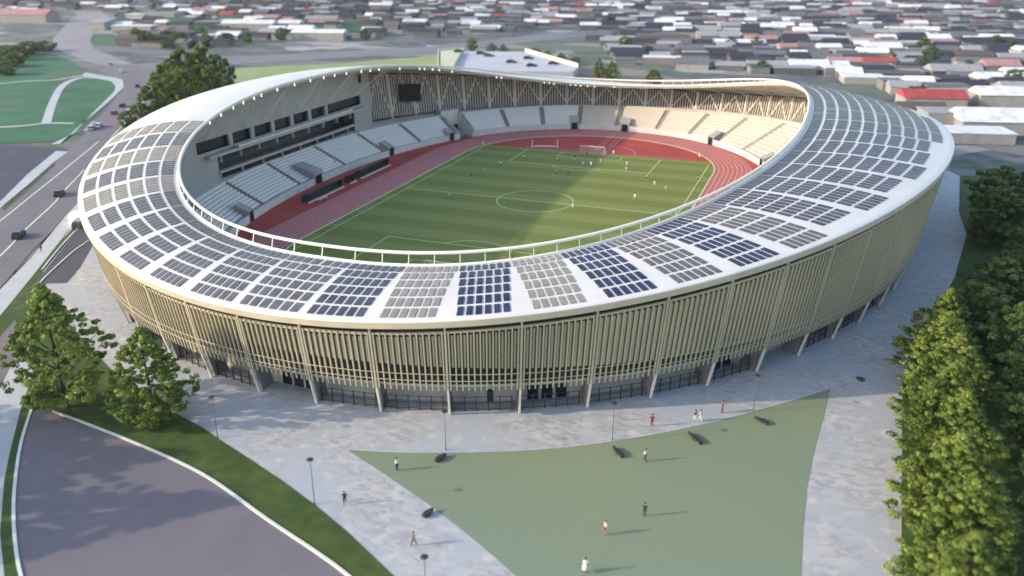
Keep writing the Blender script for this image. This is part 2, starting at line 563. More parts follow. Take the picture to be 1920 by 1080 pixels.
def oval(r, n=48, st=ST):
    p = []
    for k in range(n + 1):
        a = PI * k / n
        p.append((r * math.cos(a), st + r * math.sin(a)))
    for k in range(n + 1):
        a = PI + PI * k / n
        p.append((r * math.cos(a), -st + r * math.sin(a)))
    return p


def wallpt(t, a=57.5, b=89.5, n=2.2):
    c, s = math.cos(t), math.sin(t)
    return Vector((a * math.copysign(abs(c) ** (2 / n), c), b * math.copysign(abs(s) ** (2 / n), s), 0))


TAU = 2 * PI
sheet('arena_floor', [wallpt(TAU * k / 160, 60, 92) for k in range(160)], 0.0, M['red'])
sheet('running_track', oval(RT + 8 * LW + 0.15), 0.008, M['lane'])
sheet('infield', oval(RT), 0.014, M['red'])
gp = []
for k in range(49):
    a = PI * k / 48
    x, y = RT * math.cos(a), ST + RT * math.sin(a)
    if y < 54.6:
        gp.append((x, y))
    elif not gp or gp[-1][1] < 54.6:
        xx = math.sqrt(RT ** 2 - (54.6 - ST) ** 2)
        gp += [(xx, 54.6), (-xx, 54.6)]
gp2 = [(x, -y) for x, y in gp]
sheet('football_pitch', [p for p in gp] + [(p[0], p[1]) for p in reversed(gp2)], 0.02, M['turf'])


def lines(name, segs, wd, z, m):
    mb = MB()
    for s in segs:
        for i in range(len(s) - 1):
            a, b = Vector((*s[i], 0)), Vector((*s[i + 1], 0))
            d = b - a
            if d.length < 1e-6:
                continue
            d.normalize()
            nn = Vector((-d.y, d.x, 0)) * wd / 2
            mb.poly([(q.x, q.y, z) for q in (a - nn, b - nn, b + nn, a + nn)])
    o = mb.build(name, m)
    o['kind'] = 'structure'
    return o


lane = []
for k in range(1, 9):
    o_ = oval(RT + k * LW)
    lane.append(o_ + o_[:1])
lines('lane_lines', lane, 0.14, 0.026, mat('lane_line_paint', (0.70, 0.50, 0.47), 0.7))
strip('inner_kerb', oval(RT) + oval(RT)[:1], 0.30, 0.0, mat('inner_kerb_paint', (0.70, 0.64, 0.42), 0.6), h=0.08)


def arc(cx, cy, r, a0, a1, n=40):
    return [(cx + r * math.cos(R(a0 + (a1 - a0) * k / n)), cy + r * math.sin(R(a0 + (a1 - a0) * k / n))) for k in range(n + 1)]


pl = [[(-34, -52.5), (34, -52.5), (34, 52.5), (-34, 52.5), (-34, -52.5)], [(-34, 0), (34, 0)], arc(0, 0, 9.15, 0, 360, 64)]
for s in (1, -1):
    pl.append([(-20.16, 52.5 * s), (-20.16, 36 * s), (20.16, 36 * s), (20.16, 52.5 * s)])
    pl.append([(-9.16, 52.5 * s), (-9.16, 47 * s), (9.16, 47 * s), (9.16, 52.5 * s)])
    pl.append(arc(0, 41.5 * s, 9.15, -143 if s > 0 else 37, -37 if s > 0 else 143))
lines('pitch_markings', pl, 0.2, 0.03, mat('pitch_line_paint', (0.55, 0.62, 0.34), 0.7))
# run-ups and sector in the far D
dl = []
for a, b in (((1105, 289), (1148, 252)), ((1112, 290), (1155, 252)), ((1124, 291), (1164, 253)), ((1131, 291), (1172, 254))):
    p, q = G(*a), G(*b)
    dl.append([(p.x, p.y), (q.x, q.y)])
dl.append(arc(3, 57, 8.5, 0, 95, 20))
dl.append([(-22, 55.8), (30, 55.8)])
lines('run_up_lines', dl, 0.16, 0.032, mat('run_up_paint', (0.62, 0.42, 0.42), 0.7))

# ---------------------------------------------------------------- the stadium
NB = 64
BA, BB = 82.0, 101.7


def base(t):
    return Vector((BA * math.cos(t), BB * math.sin(t), 0))


def nrm(t):
    return Vector((math.cos(t) / BA, math.sin(t) / BB, 0)).normalized()


# bay boundaries: equal lengths round the base, one column at the measured foot (21.7, -97.8)
_N = 7200
_acc = [0.0]
for k in range(_N):
    _acc.append(_acc[-1] + (base(TAU * (k + 1) / _N) - base(TAU * k / _N)).length)
_per = _acc[-1]
_t0 = (math.atan2(-97.8 / BB, 21.7 / BA)) % TAU
_s0 = _acc[int(_t0 / TAU * _N)]


def t_at(s):
    s = s % _per
    lo, hi = 0, _N
    while hi - lo > 1:
        m_ = (lo + hi) // 2
        if _acc[m_] <= s:
            lo = m_
        else:
            hi = m_
    return TAU * (lo + (s - _acc[lo]) / (_acc[hi] - _acc[lo])) / _N


def tb(i):
    """ellipse parameter of bay position i (float), increasing anticlockwise"""
    return t_at(_s0 + i * _per / NB)


def z_out(t):
    return 17.1 + 4.5 * math.cos(2 * t) - 0.7 * math.sin(2 * t)


def z_rim(t):
    return (21.47 - 0.32 * math.cos(t) - 0.21 * math.sin(t) + 4.31 * math.cos(2 * t) + 0.44 * math.sin(2 * t) - 0.35 * math.cos(3 * t) + 0.33 * math.sin(3 * t))


def d_at(z):
    return z / 4.0 if z < 4 else 1.0 + (z - 4) * 0.15


def fac(t, z, inset=0.0):
    p = base(t) + nrm(t) * (d_at(z) - inset)
    p.z = z
    return p


def rim(t, dz=0.0, out=0.0):
    p = wallpt(t, 59.1 + out, 89.7 + out, 2.32)
    p.z = z_rim(t) + dz
    return p


def eave(t, dz=1.0, out=0.3):
    z = z_out(t)
    p = base(t) + nrm(t) * (d_at(z) + out)
    p.z = z + dz
    return p


def rise(t):
    return 0.45 + 1.3 * max(0.0, (abs(math.sin(t)) - 0.55) / 0.45) ** 0.8


def roof_pt(t, s, up=0.0):
    a, b = rim(t, -rise(t), 0.5), eave(t)
    f = s ** 1.7
    if s > 0.95:
        f = min(1.0, f)
    p = a.lerp(b, s)
    L = (b - a).length
    bulge = 0.018 * L * math.sin(PI * min(1, s)) * (0.4 + 0.6 * abs(math.cos(t)))
    p.z = a.z + (b.z - a.z) * f + bulge + up
    return p


stadium = empty('stadium', (0, 0, 0), 0, 'oval white-roofed stadium with solar panels on the roof and tan vertical fins round its wall', 'stadium')

NT = NB * 6
SS = [0, 0.02, 0.1, 0.2, 0.3, 0.4, 0.5, 0.6, 0.7, 0.8, 0.88, 0.94, 0.975, 1.0]


def ring_surface(fn_list, name, m, parent, smooth=True, t0=0.0, t1=None, n=NT, close=True, mats=None, mis=None):
    """sweep a profile (list of functions t -> point) round the oval"""
    mb = MB()
    rings = []
    cnt = n if close else n + 1
    for k in range(cnt):
        t = (TAU * k / n) if close else t0 + (t1 - t0) * k / n
        rings.append([mb.vert(f(t)) for f in fn_list])
    q = len(fn_list)
    for k in range(n):
        a, b = rings[k], rings[(k + 1) % cnt]
        for j in range(q):
            l = (j + 1) % q
            mb.face((a[j], b[j], b[l], a[l]), mis[j] if mis else 0)
    if not close:
        mb.face(rings[0], 0)
        mb.face(rings[-1][::-1], 0)
    return mb.build(name, mats or m, parent, smooth)


prof = [(lambda t, s=s: roof_pt(t, s, -0.06 if s in (0, 1.0) else 0)) for s in SS]
prof += [lambda t: eave(t, 0.80, 0.40), lambda t: eave(t, -0.02, 0.36), lambda t: eave(t, -0.05, -0.3)]
prof += [(lambda t, s=s: roof_pt(t, s, -0.75)) for s in (0.95, 0.7, 0.45, 0.2, 0.02)]
mis = [0] * (len(SS) - 1) + [0, 1, 1] + [2] * 6
roof = ring_surface(prof, 'roof', None, stadium, smooth=False, mats=[M['white'], M['cream'], M['soffit']], mis=mis)
mb = MB()
mb.tube([rim(TAU * k / NT) for k in range(NT)], 0.24, 10, close=True)
mb.build('rim_tube', M['rim'], stadium, True)
mb = MB()
for k in range(NB * 2):
    t = tb(k / 2)
    mb.bar(rim(t, 0), rim(t, -rise(t) - .1, 0.5), 0.10)
mb.tube([rim(TAU * k / NT, -rise(TAU * k / NT) + .08, 0.35) for k in range(NT)], 0.2, 8, close=True)
mb.build('rim_posts', M['rim'], stadium)
# solar arrays: one part per bay
order = {}
for i in range(NB):
    ta, tb_ = tb(i), tb(i + 1)
    if tb_ < ta:
        tb_ += TAU
    tm = (ta + tb_) / 2
    dg = math.degrees(tm) % 360
    if 38 < dg < 208:
        continue
    def q_(f, s, up=0.0):
        return roof_pt(ta + (tb_ - ta) * f, s, up)
    L = (rim(tm, -rise(tm), 0.5) - eave(tm)).length
    east = math.cos(tm) > 0.12
    if east:
        nrow = max(6, int((L - 1.9) / 2.42))
        pitch = 2.42
        s0 = 0.6 / L
        if nrow == 6:
            pitch = (L - 0.75) / 6.0
    else:
        nrow = 6
        s0 = 0.6 / L
        pitch = (L - 0.85) / 6.0
    w_in = (q_(1, 0.1) - q_(0, 0.1)).length
    # shade of the array
    x = i % 64
    if dg > 360 - 38 or dg < 40:
        sh = 3
    elif dg < 236:
        sh = [4, 1, 4, 1][i % 4]
    elif dg < 256:
        sh = 4
    else:
        sh = [2, 1, 2, 4][i % 4] if False else None
    if sh is None:
        order[i] = dg
        sh = {63: 1, 0: 2, 1: 1, 2: 2, 3: 4, 4: 2, 5: 4, 6: 3, 7: 3, 62: 3, 61: 4, 60: 4, 59: 4}.get(i, 4)
    mb = MB()
    for r in range(nrow):
        sa = s0 + r * pitch / L
        sb = sa + pitch * 0.77 / L
        if sb > 0.985:
            break
        wsm = (q_(1, (sa + sb) / 2) - q_(0, (sa + sb) / 2)).length
        frac = min(0.955, w_in * 0.965 / wsm) if r else 0.985
        ncol = 6 if r else 7
        f0 = 0.5 - frac / 2
        for c in range(ncol):
            fa = f0 + frac * (c + 0.16) / ncol
            fb = f0 + frac * (c + 0.84) / ncol
            up = 0.10
            top = [q_(fa, sa, up), q_(fb, sa, up), q_(fb, sb, up), q_(fa, sb, up)]
            bot = [q_(fa, sa, 0.02), q_(fb, sa, 0.02), q_(fb, sb, 0.02), q_(fa, sb, 0.02)]
            v = [mb.vert(p) for p in top] + [mb.vert(p) for p in bot]
            mb.face((v[3], v[2], v[1], v[0]))
            for a_ in range(4):
                b_ = (a_ + 1) % 4
                mb.face((v[a_], v[b_], v[b_ + 4], v[a_ + 4]))
    if mb.v:
        mb.build('solar_array', PV[sh], stadium)

# facade
def z_short(t):
    dg = (math.degrees(t) % 360) - 270
    return 5.0 + 2.9 * math.exp(-(dg / 38) ** 2)


def fin(mb, t, za, zb, wd, dep, inset):
    n_ = nrm(t)
    tg = Vector((-n_.y, n_.x, 0))
    a, b = fac(t, za, inset), fac(t, zb, inset)
    o = [tg * wd / 2, -tg * wd / 2, -tg * wd / 2 - n_ * dep, tg * wd / 2 - n_ * dep]
    mb.prism([a + k for k in o], [b + k for k in o])


for i in range(NB):
    ta, tb_ = tb(i), tb(i + 1)
    if tb_ < ta:
        tb_ += TAU
    mb = MB()
    for k in range(12):
        t = ta + (tb_ - ta) * (k + 0.5) / 12
        fin(mb, t, 4.0, z_out(t) - 0.75, 0.17, 0.26, 0.0)
    for hz in (-0.95, ):
        n_ = 4
        for k in range(n_):
            t1, t2 = ta + (tb_ - ta) * k / n_, ta + (tb_ - ta) * (k + 1) / n_
            mb.bar(fac(t1, z_out(t1) + hz, 0.25), fac(t2, z_out(t2) + hz, 0.25), 0.3, 0.28)
    mb.build('facade_fins', M['fin'], stadium)
    mb = MB()
    for k in range(12):
        t = ta + (tb_ - ta) * k / 12
        fin(mb, t, z_short(t), z_out(t) - 1.5, 0.26 + 0.50 * max(0.0, abs(math.cos(t)) - 0.35) / 0.65, 0.16, 0.34)
    mb.build('facade_louvres', M['finback'], stadium)
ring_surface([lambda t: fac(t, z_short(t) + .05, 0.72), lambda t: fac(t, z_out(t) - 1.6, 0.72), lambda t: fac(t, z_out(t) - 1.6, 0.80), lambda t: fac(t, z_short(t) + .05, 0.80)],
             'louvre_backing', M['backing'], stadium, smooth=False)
for z in (5.5, 6.5):
    mb = MB()
    mb.tube([fac(TAU * k / NT, z, 0.02) for k in range(NT)], 0.05, 5, close=True)
    mb.build('facade_rail', M['fin'], stadium)
for i in range(NB):
    t = tb(i)
    n_ = nrm(t)
    tg = Vector((-n_.y, n_.x, 0))
    mb = MB()

    def sec(z, dep=0.36, w_=0.125, ins=-0.03):
        p = fac(t, z, ins)
        return [p + tg * w_, p - tg * w_, p - tg * w_ - n_ * dep, p + tg * w_ - n_ * dep]
    mb.prism(sec(-0.02), sec(4.0), cap=True)
    col_ = mb.build('column', M['column'], stadium)
    mb = MB()
    zt = z_out(t)
    mb.prism(sec(4.0), sec(zt + 0.1))
    mb.build('upper_post', M['fin'], col_)
    mb = MB()
    a, b = fac(t, 0, 0.6), fac(t, 0, 3.0)
    c, d = fac(t, 4.2, 0.75), fac(t, 4.2, 3.2)
    mb.prism([a + tg * .14, a - tg * .14, b - tg * .14, b + tg * .14], [c + tg * .14, c - tg * .14, d - tg * .14, d + tg * .14])
    mb.build('pier_wall', M['conc_dark'], col_)  # dark grey carries the shaded look of the pier sides
    # bracing behind the fins and the cantilever truss under the roof
    t2 = tb(i + 1)
    if t2 < t:
        t2 += TAU
    tm = (t + t2) / 2
    mb = MB()
    mb.bar(fac(t, 5, 1.4), fac(t, zt, 1.4), 0.42)
    mb.bar(fac(t, 6.8, 1.3), fac(tm, z_out(tm) - 0.8, 1.4), 0.30)
    mb.bar(fac(t2, 6.8, 1.3), fac(tm, z_out(tm) - 0.8, 1.4), 0.30)
    mb.build('wall_bracing', M['column'], stadium)
    mb = MB()
    lo = []
    for s in (0.05, 0.25, 0.45, 0.65, 0.85):
        p = roof_pt(t, s, -0.85)
        q = roof_pt(t, s, -0.85 - 1.6 * s)
        lo.append((p, q))
    for k in range(4):
        mb.bar(lo[k][0], lo[k + 1][0], 0.16)
        mb.bar(lo[k][1], lo[k + 1][1], 0.16)
        mb.bar(lo[k][1], lo[k + 1][0], 0.10)
    mb.bar(lo[4][1], fac(t, zt - 3.0, 1.3), 0.16)
    mb.build('roof_truss', M['column'], stadium)

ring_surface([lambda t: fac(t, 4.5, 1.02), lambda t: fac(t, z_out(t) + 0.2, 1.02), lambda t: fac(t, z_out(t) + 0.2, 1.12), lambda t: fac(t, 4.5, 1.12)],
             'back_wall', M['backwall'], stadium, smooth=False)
for i in range(NB):
    t = tb(i)
    if not 25 < math.degrees(t) < 152:
        continue
    t2 = tb(i + 1)
    mb = MB()
    for k in range(10):
        tt = t + (t2 - t) * (k + 0.5) / 10
        fin(mb, tt, 6.0, z_out(tt) - 0.2, 0.34 if t > R(75) else 0.22, 0.08, 1.14)
    mb.build('inner_battens', M['batten'], stadium)

# floor slab behind the columns, ground floor wall, gate fence
ring_surface([lambda t: fac(t, 4.15, 0.9), lambda t: fac(t, 4.45, 0.9), lambda t: fac(t, 4.45, 6.5), lambda t: fac(t, 4.15, 6.5)], 'floor_slab', M['conc_light'], stadium, smooth=False, n=NB * 2)


def z_rear(t):
    c = math.cos(t)
    return 7.0 + (5.0 * c ** 1.4 if c > 0 else -0.9 * (-c) ** 0.7)


def rear(t):
    c = math.cos(t)
    a = 76.5 if c > 0 else 68.5
    p = wallpt(t, a, 98.3, 2.1)
    p.z = z_rear(t)
    return p


def drum(t, z):
    p = base(t) - nrm(t) * 3.4
    p.z = z
    return p


ring_surface([lambda t: drum(t, 0.0), lambda t: drum(t, z_rear(t) + 0.02), lambda t: drum(t, z_rear(t) + 0.02) - nrm(t) * 0.25, lambda t: drum(t, 0.0) - nrm(t) * 0.25],
             'ground_floor_wall', M['concrete'], stadium, smooth=False, n=NB * 2)
for i in range(NB):
    if i % 7 in (2, 5):
        continue
    mb = MB()
    pts = [(fac(tb(i + .06 + .88 * k / 3), 2.9, 3.0), fac(tb(i + .06 + .88 * k / 3), 3.95, 3.2)) for k in range(4)]
    for (a, b), (c, d) in zip(pts[:-1], pts[1:]):
        mb.bar((a + b) / 2, (c + d) / 2, 0.3, 1.05)
    mb.build('fascia_band', M['conc_light'], stadium)
for i in range(NB):
    if i % 3 == 1:
        mb = MB()
        for k in range(3):
            t = tb(i + 0.25 + 0.22 * k)
            n_ = nrm(t)
            p = drum(t, 1.35) + n_ * 0.02
            rz = math.atan2(n_.y, n_.x)
            mb.box(p, (0.10, 1.5, 2.6), rz)
        mb.build('entrance_doors', M['glass'], stadium)
fr = 0
for i in range(NB):
    if i % 7 == 5:
        continue
    mb = MB()
    f0, f1 = i + 0.04, i + 0.90
    for k in range(6):
        t = tb(f0 + (f1 - f0) * k / 5)
        mb.bar(fac(t, 0, 1.0), fac(t, 2.1, 1.5), 0.14)
    for z in (0.25, 1.1, 2.0):
        for k in range(4):
            mb.bar(fac(tb(f0 + (f1 - f0) * k / 4), z, 1.0 + z * .25), fac(tb(f0 + (f1 - f0) * (k + 1) / 4), z, 1.0 + z * .25), 0.06)
    mb.build('perimeter_fence', M['steel_dark'], stadium)

# stand base: front wall, walkway, sloping slab, back deck
GAP0, GAP1 = R(136.3), R(140.5)


def frontw(t, z, off=0.0):
    p = wallpt(t, 57.5 + off, 89.5 + off)
    p.z = z
    return p


ring_surface([lambda t: frontw(t, 0.0), lambda t: frontw(t, 1.75), lambda t: frontw(t, 1.75, 0.25), lambda t: frontw(t, 1.15, 0.25), lambda t: frontw(t, 1.15, 1.3),
              lambda t: rear(t) + Vector((0, 0, -0.45)), lambda t: rear(t), lambda t: drum(t, z_rear(t)) - nrm(t) * 0.2, lambda t: drum(t, z_rear(t) - 0.4) - nrm(t) * 0.2,
              lambda t: rear(t) + Vector((0, 0, -1.2)), lambda t: frontw(t, 0.3, 1.3)][::-1],
             'stand_base', None, stadium, smooth=False, t0=GAP1, t1=GAP0 + TAU, n=320, close=False, mats=[M['conc_light'], mat('aisle_concrete', (0.25, 0.225, 0.20), 0.85, 0.1, 0.5)], mis=[0, 0, 0, 0, 0, 1, 0, 0, 0, 0, 0])
# seating blocks with aisles between
NBLK = 32
rows = 10
for b in range(NBLK):
    u0 = GAP1 + R(0.6) + (GAP0 + TAU - GAP1 - R(1.2)) * b / NBLK
    u1 = GAP1 + R(0.6) + (GAP0 + TAU - GAP1 - R(1.2)) * (b + 1) / NBLK
    gapf = 0.75 / max(1.0, (frontw(u1, 0) - frontw(u0, 0)).length)
    mb = MB()
    K = 8
    west = 158 < math.degrees((u0 + u1) / 2) % 360 < 206
    for r in range(rows):
        s0, s1 = r / rows, (r + 1) / rows

        def P(t, s, z):
            p = frontw(t, 1.2, 1.35).lerp(rear(t), s)
            return Vector((p.x, p.y, z))
        def zr(t, s):
            return 1.5 + (z_rear(t) - 0.1 - 1.5) * s
        for k in range(K):
            ta = u0 + (u1 - u0) * (gapf + (1 - 2 * gapf) * k / K)
            te = u0 + (u1 - u0) * (gapf + (1 - 2 * gapf) * (k + 1) / K)
            # concrete step
            za, ze = zr(ta, s0), zr(te, s0)
            mb.poly([P(ta, s0, za - .6), P(te, s0, ze - .6), P(te, s0, ze), P(ta, s0, za)][::-1], 0)
            mb.poly([P(ta, s0, za), P(te, s0, ze), P(te, s1, ze), P(ta, s1, za)][::-1], 0)
            # seat strip
            m0, m1 = s0 + (s1 - s0) * 0.30, s0 + (s1 - s0) * (0.78 if west else 0.93)
            hs = 0.36
            bot = [P(ta, m0, za + .02), P(te, m0, ze + .02), P(te, m1, ze + .02), P(ta, m1, za + .02)]
            top = [P(ta, m0, za + hs), P(te, m0, ze + hs), P(te, m1, ze + hs * 1.5), P(ta, m1, za + hs * 1.5)]
            mb.prism(bot[::-1], top[::-1], 1, cap=False)
            mb.poly(top[::-1], 1)
    dg = math.degrees((u0 + u1) / 2) % 360
    mb.build('seating_block', [M['concrete'], M['seat_sunlit'] if (dg < 100 or dg > 300) else M['seat']], stadium)

# entrances through the stands (solid box, the opening's darkness painted as a black slab)
def stand_t(u, v, z=0.0):
    g = G(u, v, z)
    best = min(range(1440), key=lambda k: (wallpt(TAU * k / 1440) - Vector((g.x, g.y, 0))).length)
    return TAU * best / 1440


for (u, v, wd, dp, hh) in [(842, 262, 2.4, 2.6, 2.6), (1078, 246, 3.0, 3.2, 3.0), (1170, 247, 3.0, 3.2, 3.0), (1325, 272, 2.8, 3.4, 2.9), (1447, 312, 2.8, 3.4, 2.9),
                           (745, 293, 2.6, 3.2, 2.9), (604, 345, 4.2, 6.0, 3.9), (447, 414, 2.6, 3.2, 3.0)]:
    t = stand_t(u, v)
    p = wallpt(t)
    d = (wallpt(t + 0.01) - wallpt(t - 0.01)).normalized()
    nn = Vector((d.y, -d.x, 0))      # outward
    if nn.dot(p) < 0:
        nn = -nn
    e0, e1 = p - nn * 0.06, p + nn * dp
    hw = d * wd / 2
    mb = MB()
    mb.prism([e0 - hw, e0 + hw, e1 + hw, e1 - hw], [q + Vector((0, 0, h_)) for q, h_ in ((e0 - hw, hh - .5), (e0 + hw, hh - .5), (e1 + hw, hh + 1.0), (e1 - hw, hh + 1.0))])
    por = mb.build('stand_portal', M['wallgrey'], stadium)
    mb = MB()
    f0 = p - nn * 0.10
    hw2 = d * wd * 0.33
    mb.prism([f0 - hw2, f0 + hw2, f0 + hw2 + nn * .3, f0 - hw2 + nn * .3], [q + Vector((0, 0, 2.3)) for q in (f0 - hw2, f0 + hw2, f0 + hw2 + nn * .3, f0 - hw2 + nn * .3)])
    mb.build('portal_dark_slab', M['black'], por)
# side walls of the gap and the dark passage
for t in (GAP0, GAP1):
    mb = MB()
    a, b = frontw(t, 0), rear(t)
    q = (b - a)
    n2 = Vector((-q.y, q.x, 0)).normalized() * (0.15 if t == GAP1 else -0.15)
    lo = [a, Vector((b.x, b.y, 0)), Vector((b.x, b.y, 0)) + n2, a + n2]
    hi = [a + Vector((0, 0, 2.2)), Vector((b.x, b.y, z_rear(t) + .5)), Vector((b.x, b.y, z_rear(t) + .5)) + n2, a + n2 + Vector((0, 0, 2.2))]
    mb.prism(lo, hi)
    mb.build('gap_wall', M['conc_light'], stadium)
mb = MB()
a, b = drum(GAP0 - .01, 0), drum(GAP1 + .01, 0)
a = rear(GAP0 - .005)
b = rear(GAP1 + .005)
mb.prism([(a.x, a.y, 2.8), (b.x, b.y, 2.8), (b.x - 3, b.y + 3, 2.8), (a.x - 3, a.y + 3, 2.8)], [(a.x, a.y, 7.6), (b.x, b.y, 7.4), (b.x - 3, b.y + 3, 7.4), (a.x - 3, a.y + 3, 7.4)])
mb.build('bridge_over_gap', M['conc_light'], stadium)

# ---- west pavilion
px = -68.4
pav = MB()
# main wall in front of the roof space
def wz(y):
    t = math.atan2(y / 89.7, -0.75)
    return 12
wall_pts = []
ys = [-66, -60, -50, -40, -20, 0, 20, 42]
for y in ys:
    x = -67.0 if y > -50 else -67.0 + (-50 - y) * 0.12
    # underside of the roof over this point
    t = math.atan2(y / 95, x / 72)
    a, b = rim(t, -rise(t), .5), eave(t)
    s = max(0.05, min(0.9, (abs(x) - abs(a.x)) / max(1, abs(b.x) - abs(a.x))))
    wall_pts.append((x, y, roof_pt(t, s).z - 0.9))
# lower tier wall and upper tier wall with openings between
def wall_strip(mb, zlo, zhi, xo=0.0, y0=-66, y1=42, th=0.4):
    P_ = [(x + xo, y, h) for x, y, h in wall_pts if y0 <= y <= y1]
    for (xa, ya, ha), (xb, yb, hb) in zip(P_[:-1], P_[1:]):
        za, zb = (ha, hb) if zhi is None else (zhi, zhi)
        mb.prism([(xa, ya, zlo), (xb, yb, zlo), (xb - th, yb, zlo), (xa - th, ya, zlo)], [(xa, ya, za), (xb, yb, zb), (xb - th, yb, zb), (xa - th, ya, za)])
wall_strip(pav, 16.15, None)
wall_strip(pav, 12.9, 13.45)
# between the strips: end panels beside the window bands
for (y0, y1, zl, zh) in [(-66, -36, 13.45, 16.15), (36, 42, 13.45, 16.15), (-66, -29.5, 5.4, 12.9), (32, 42, 5.4, 12.9)]:
    pav.box((-67.2, (y0 + y1) / 2, (zl + zh) / 2), (0.4, y1 - y0, zh - zl))
# side wall at the north end, floors, back wall
pav.box((-72.5, 42.2, 12.2), (11, 0.4, 13.5))
pavo = pav.build('pavilion_wall', M['wallgrey'], stadium)
mb = MB()
mb.box((-68.3, 0, 14.8), (0.3, 74, 2.9))
mb.build('upper_window_band', M['glass'], pavo)
for k in range(6):
    y = -24 + k * 8.3
    mb = MB()
    mb.box((-67.3, y, 14.8), (0.55, 1.3 if k < 6 else 0.9, 2.7))
    mb.build('mullion_pier', M['wallgrey'], pavo)
mb = MB()
mb.box((-66.2, 2.2, 13.2), (2.2, 52, 0.45))
mb.build('upper_balcony', M['conc_light'], pavo)
mb = MB()
mb.box((-67.0, 1.2, 12.5), (3.2, 70, 0.55))
mb.build('balcony_slab', M['concrete'], pavo)
mb = MB()
mb.box((-71.5, 1.2, 10.3), (0.3, 64, 3.9))
mb.box((-69.5, 1.2, 8.36), (4.4, 62, 0.10))
mb.build('box_windows', M['glass'], pavo)
mb = MB()
mb.box((-66.9, 0.6, 8.2), (1.0, 61, 0.5))
mb.build('balcony_slab', M['concrete'], pavo)
for k in range(9):
    y = -27.5 + k * 7.3
    mb = MB()
    mb.box((-68.0, y, 11.2), (0.8, 0.55, 2.3))
    mb.build('box_divider', M['wallgrey'], pavo)
mb = MB()
mb.box((-68.6, 0.3, 6.8), (0.3, 59, 2.5))
mb.build('lower_window_band', M['glass'], pavo)
for k in range(8):
    mb = MB()
    mb.box((-68.1, -28 + k * 8.2, 6.8), (0.5, 0.45, 2.4))
    mb.build('window_post', M['wallgrey'], pavo)

for k in range(13):
    y = -48 + k * 7.3
    ya = y + (3.2 if k % 2 else -3.2)
    t = math.atan2(ya / 89.7, -0.8)
    t = min((R(a_ / 2) for a_ in range(300, 480)), key=lambda q: abs(rim(q).y - ya))
    mb = MB()
    a = rim(t, -rise(t) - 0.5, 1.5)
    mb.bar(a, (-66.75, y, 16.6), 0.22)
    mb.bar(a, (-66.75, y, roof_pt(t, 0.3).z - 1.2), 0.16)
    mb.build('canopy_strut', M['column'], stadium)
# floodlights under the rim on the west and north sides
lamp_m = bpy.data.materials.new('lit_lamp')
lamp_m.use_nodes = True
b_ = lamp_m.node_tree.nodes['Principled BSDF']
b_.inputs['Emission Color'].default_value = (1, 0.98, 0.92, 1)
b_.inputs['Emission Strength'].default_value = 1.0
k = 0
for dgs in [207, 203, 199, 196, 193, 191, 187, 183, 180, 177.5, 175, 172, 168, 165.5, 163, 157, 151, 149.5, 147, 145, 141, 127, 125.5, 112, 110.5, 109, 104, 102.5, 101, 99, 97, 92]:
    t = R(dgs)
    mb = MB()
    p = rim(t, -rise(t) - 0.85, 0.7)
    n_ = nrm(t)
    mb.box(p, (0.18, 0.26, 0.16), math.atan2(n_.y, n_.x))
    mb.bar(p + Vector((0, 0, .2)), p + Vector((0, 0, .9)), 0.1)
    mb.build('floodlight', lamp_m, stadium)

# big screen, hanging loudspeaker and a small dark sign
def on_wall(u, inset, v=170):
    best = None
    for k in range(1440):
        t = TAU * k / 1440
        if not 90 < math.degrees(t) < 150:
            continue
        p = fac(t, 11, inset)
        d = p - CAM
        uu = 960 + F * d.dot(_rt) / d.dot(_fw)
        if best is None or abs(uu - u) < best[0]:
            best = (abs(uu - u), t)
    return best[1]


t = on_wall(768, 4.0)
p = fac(t, 11, 4.0)
tg = (CAM - p)
rz = math.atan2(tg.y, tg.x)
mb = MB()
mb.box((p.x, p.y, 13.4), (0.5, 7.0, 5.6), rz)
scr = mb.build('scoreboard', M['black'], stadium)
mb = MB()
for s in (-1, 1):
    q = Vector((-math.sin(rz), math.cos(rz), 0)) * 2.6 * s
    mb.bar(Vector((p.x, p.y, 10.5)) + q, Vector((p.x, p.y, 6.8)) + q, 0.2)
    mb.bar(Vector((p.x, p.y, 16.3)) + q, Vector((p.x, p.y, 17.2)) + q, 0.2)
mb.build('scoreboard_frame', M['column'], scr)
t = tb(0.58)
p = fac(t, 3.2, -0.15)
mb = MB()
mb.box((p.x, p.y, 3.3), (0.7, 0.8, 1.5), math.atan2(nrm(t).y, nrm(t).x))
mb.build('hanging_loudspeaker', M['black'], stadium)
p = G(628, 166, 21)
mb = MB()
t = R(167)
q = rim(t, -3.4, 3.0)
mb.box(q, (0.6, 0.9, 2.2))
mb.build('hanging_loudspeaker', M['black'], stadium)


# ---------------------------------------------------------------- trees
def pix(p):
    d = Vector(p) - CAM
    z = d.dot(_fw)
    return 960 + F * d.dot(_rt) / z, 540 - F * d.dot(_up) / z


def height_to(x, y, v):
    lo, hi = 0.0, 60.0
    for _ in range(30):
        m_ = (lo + hi) / 2
        if pix((x, y, m_))[1] > v:
            lo = m_
        else:
            hi = m_
    return lo


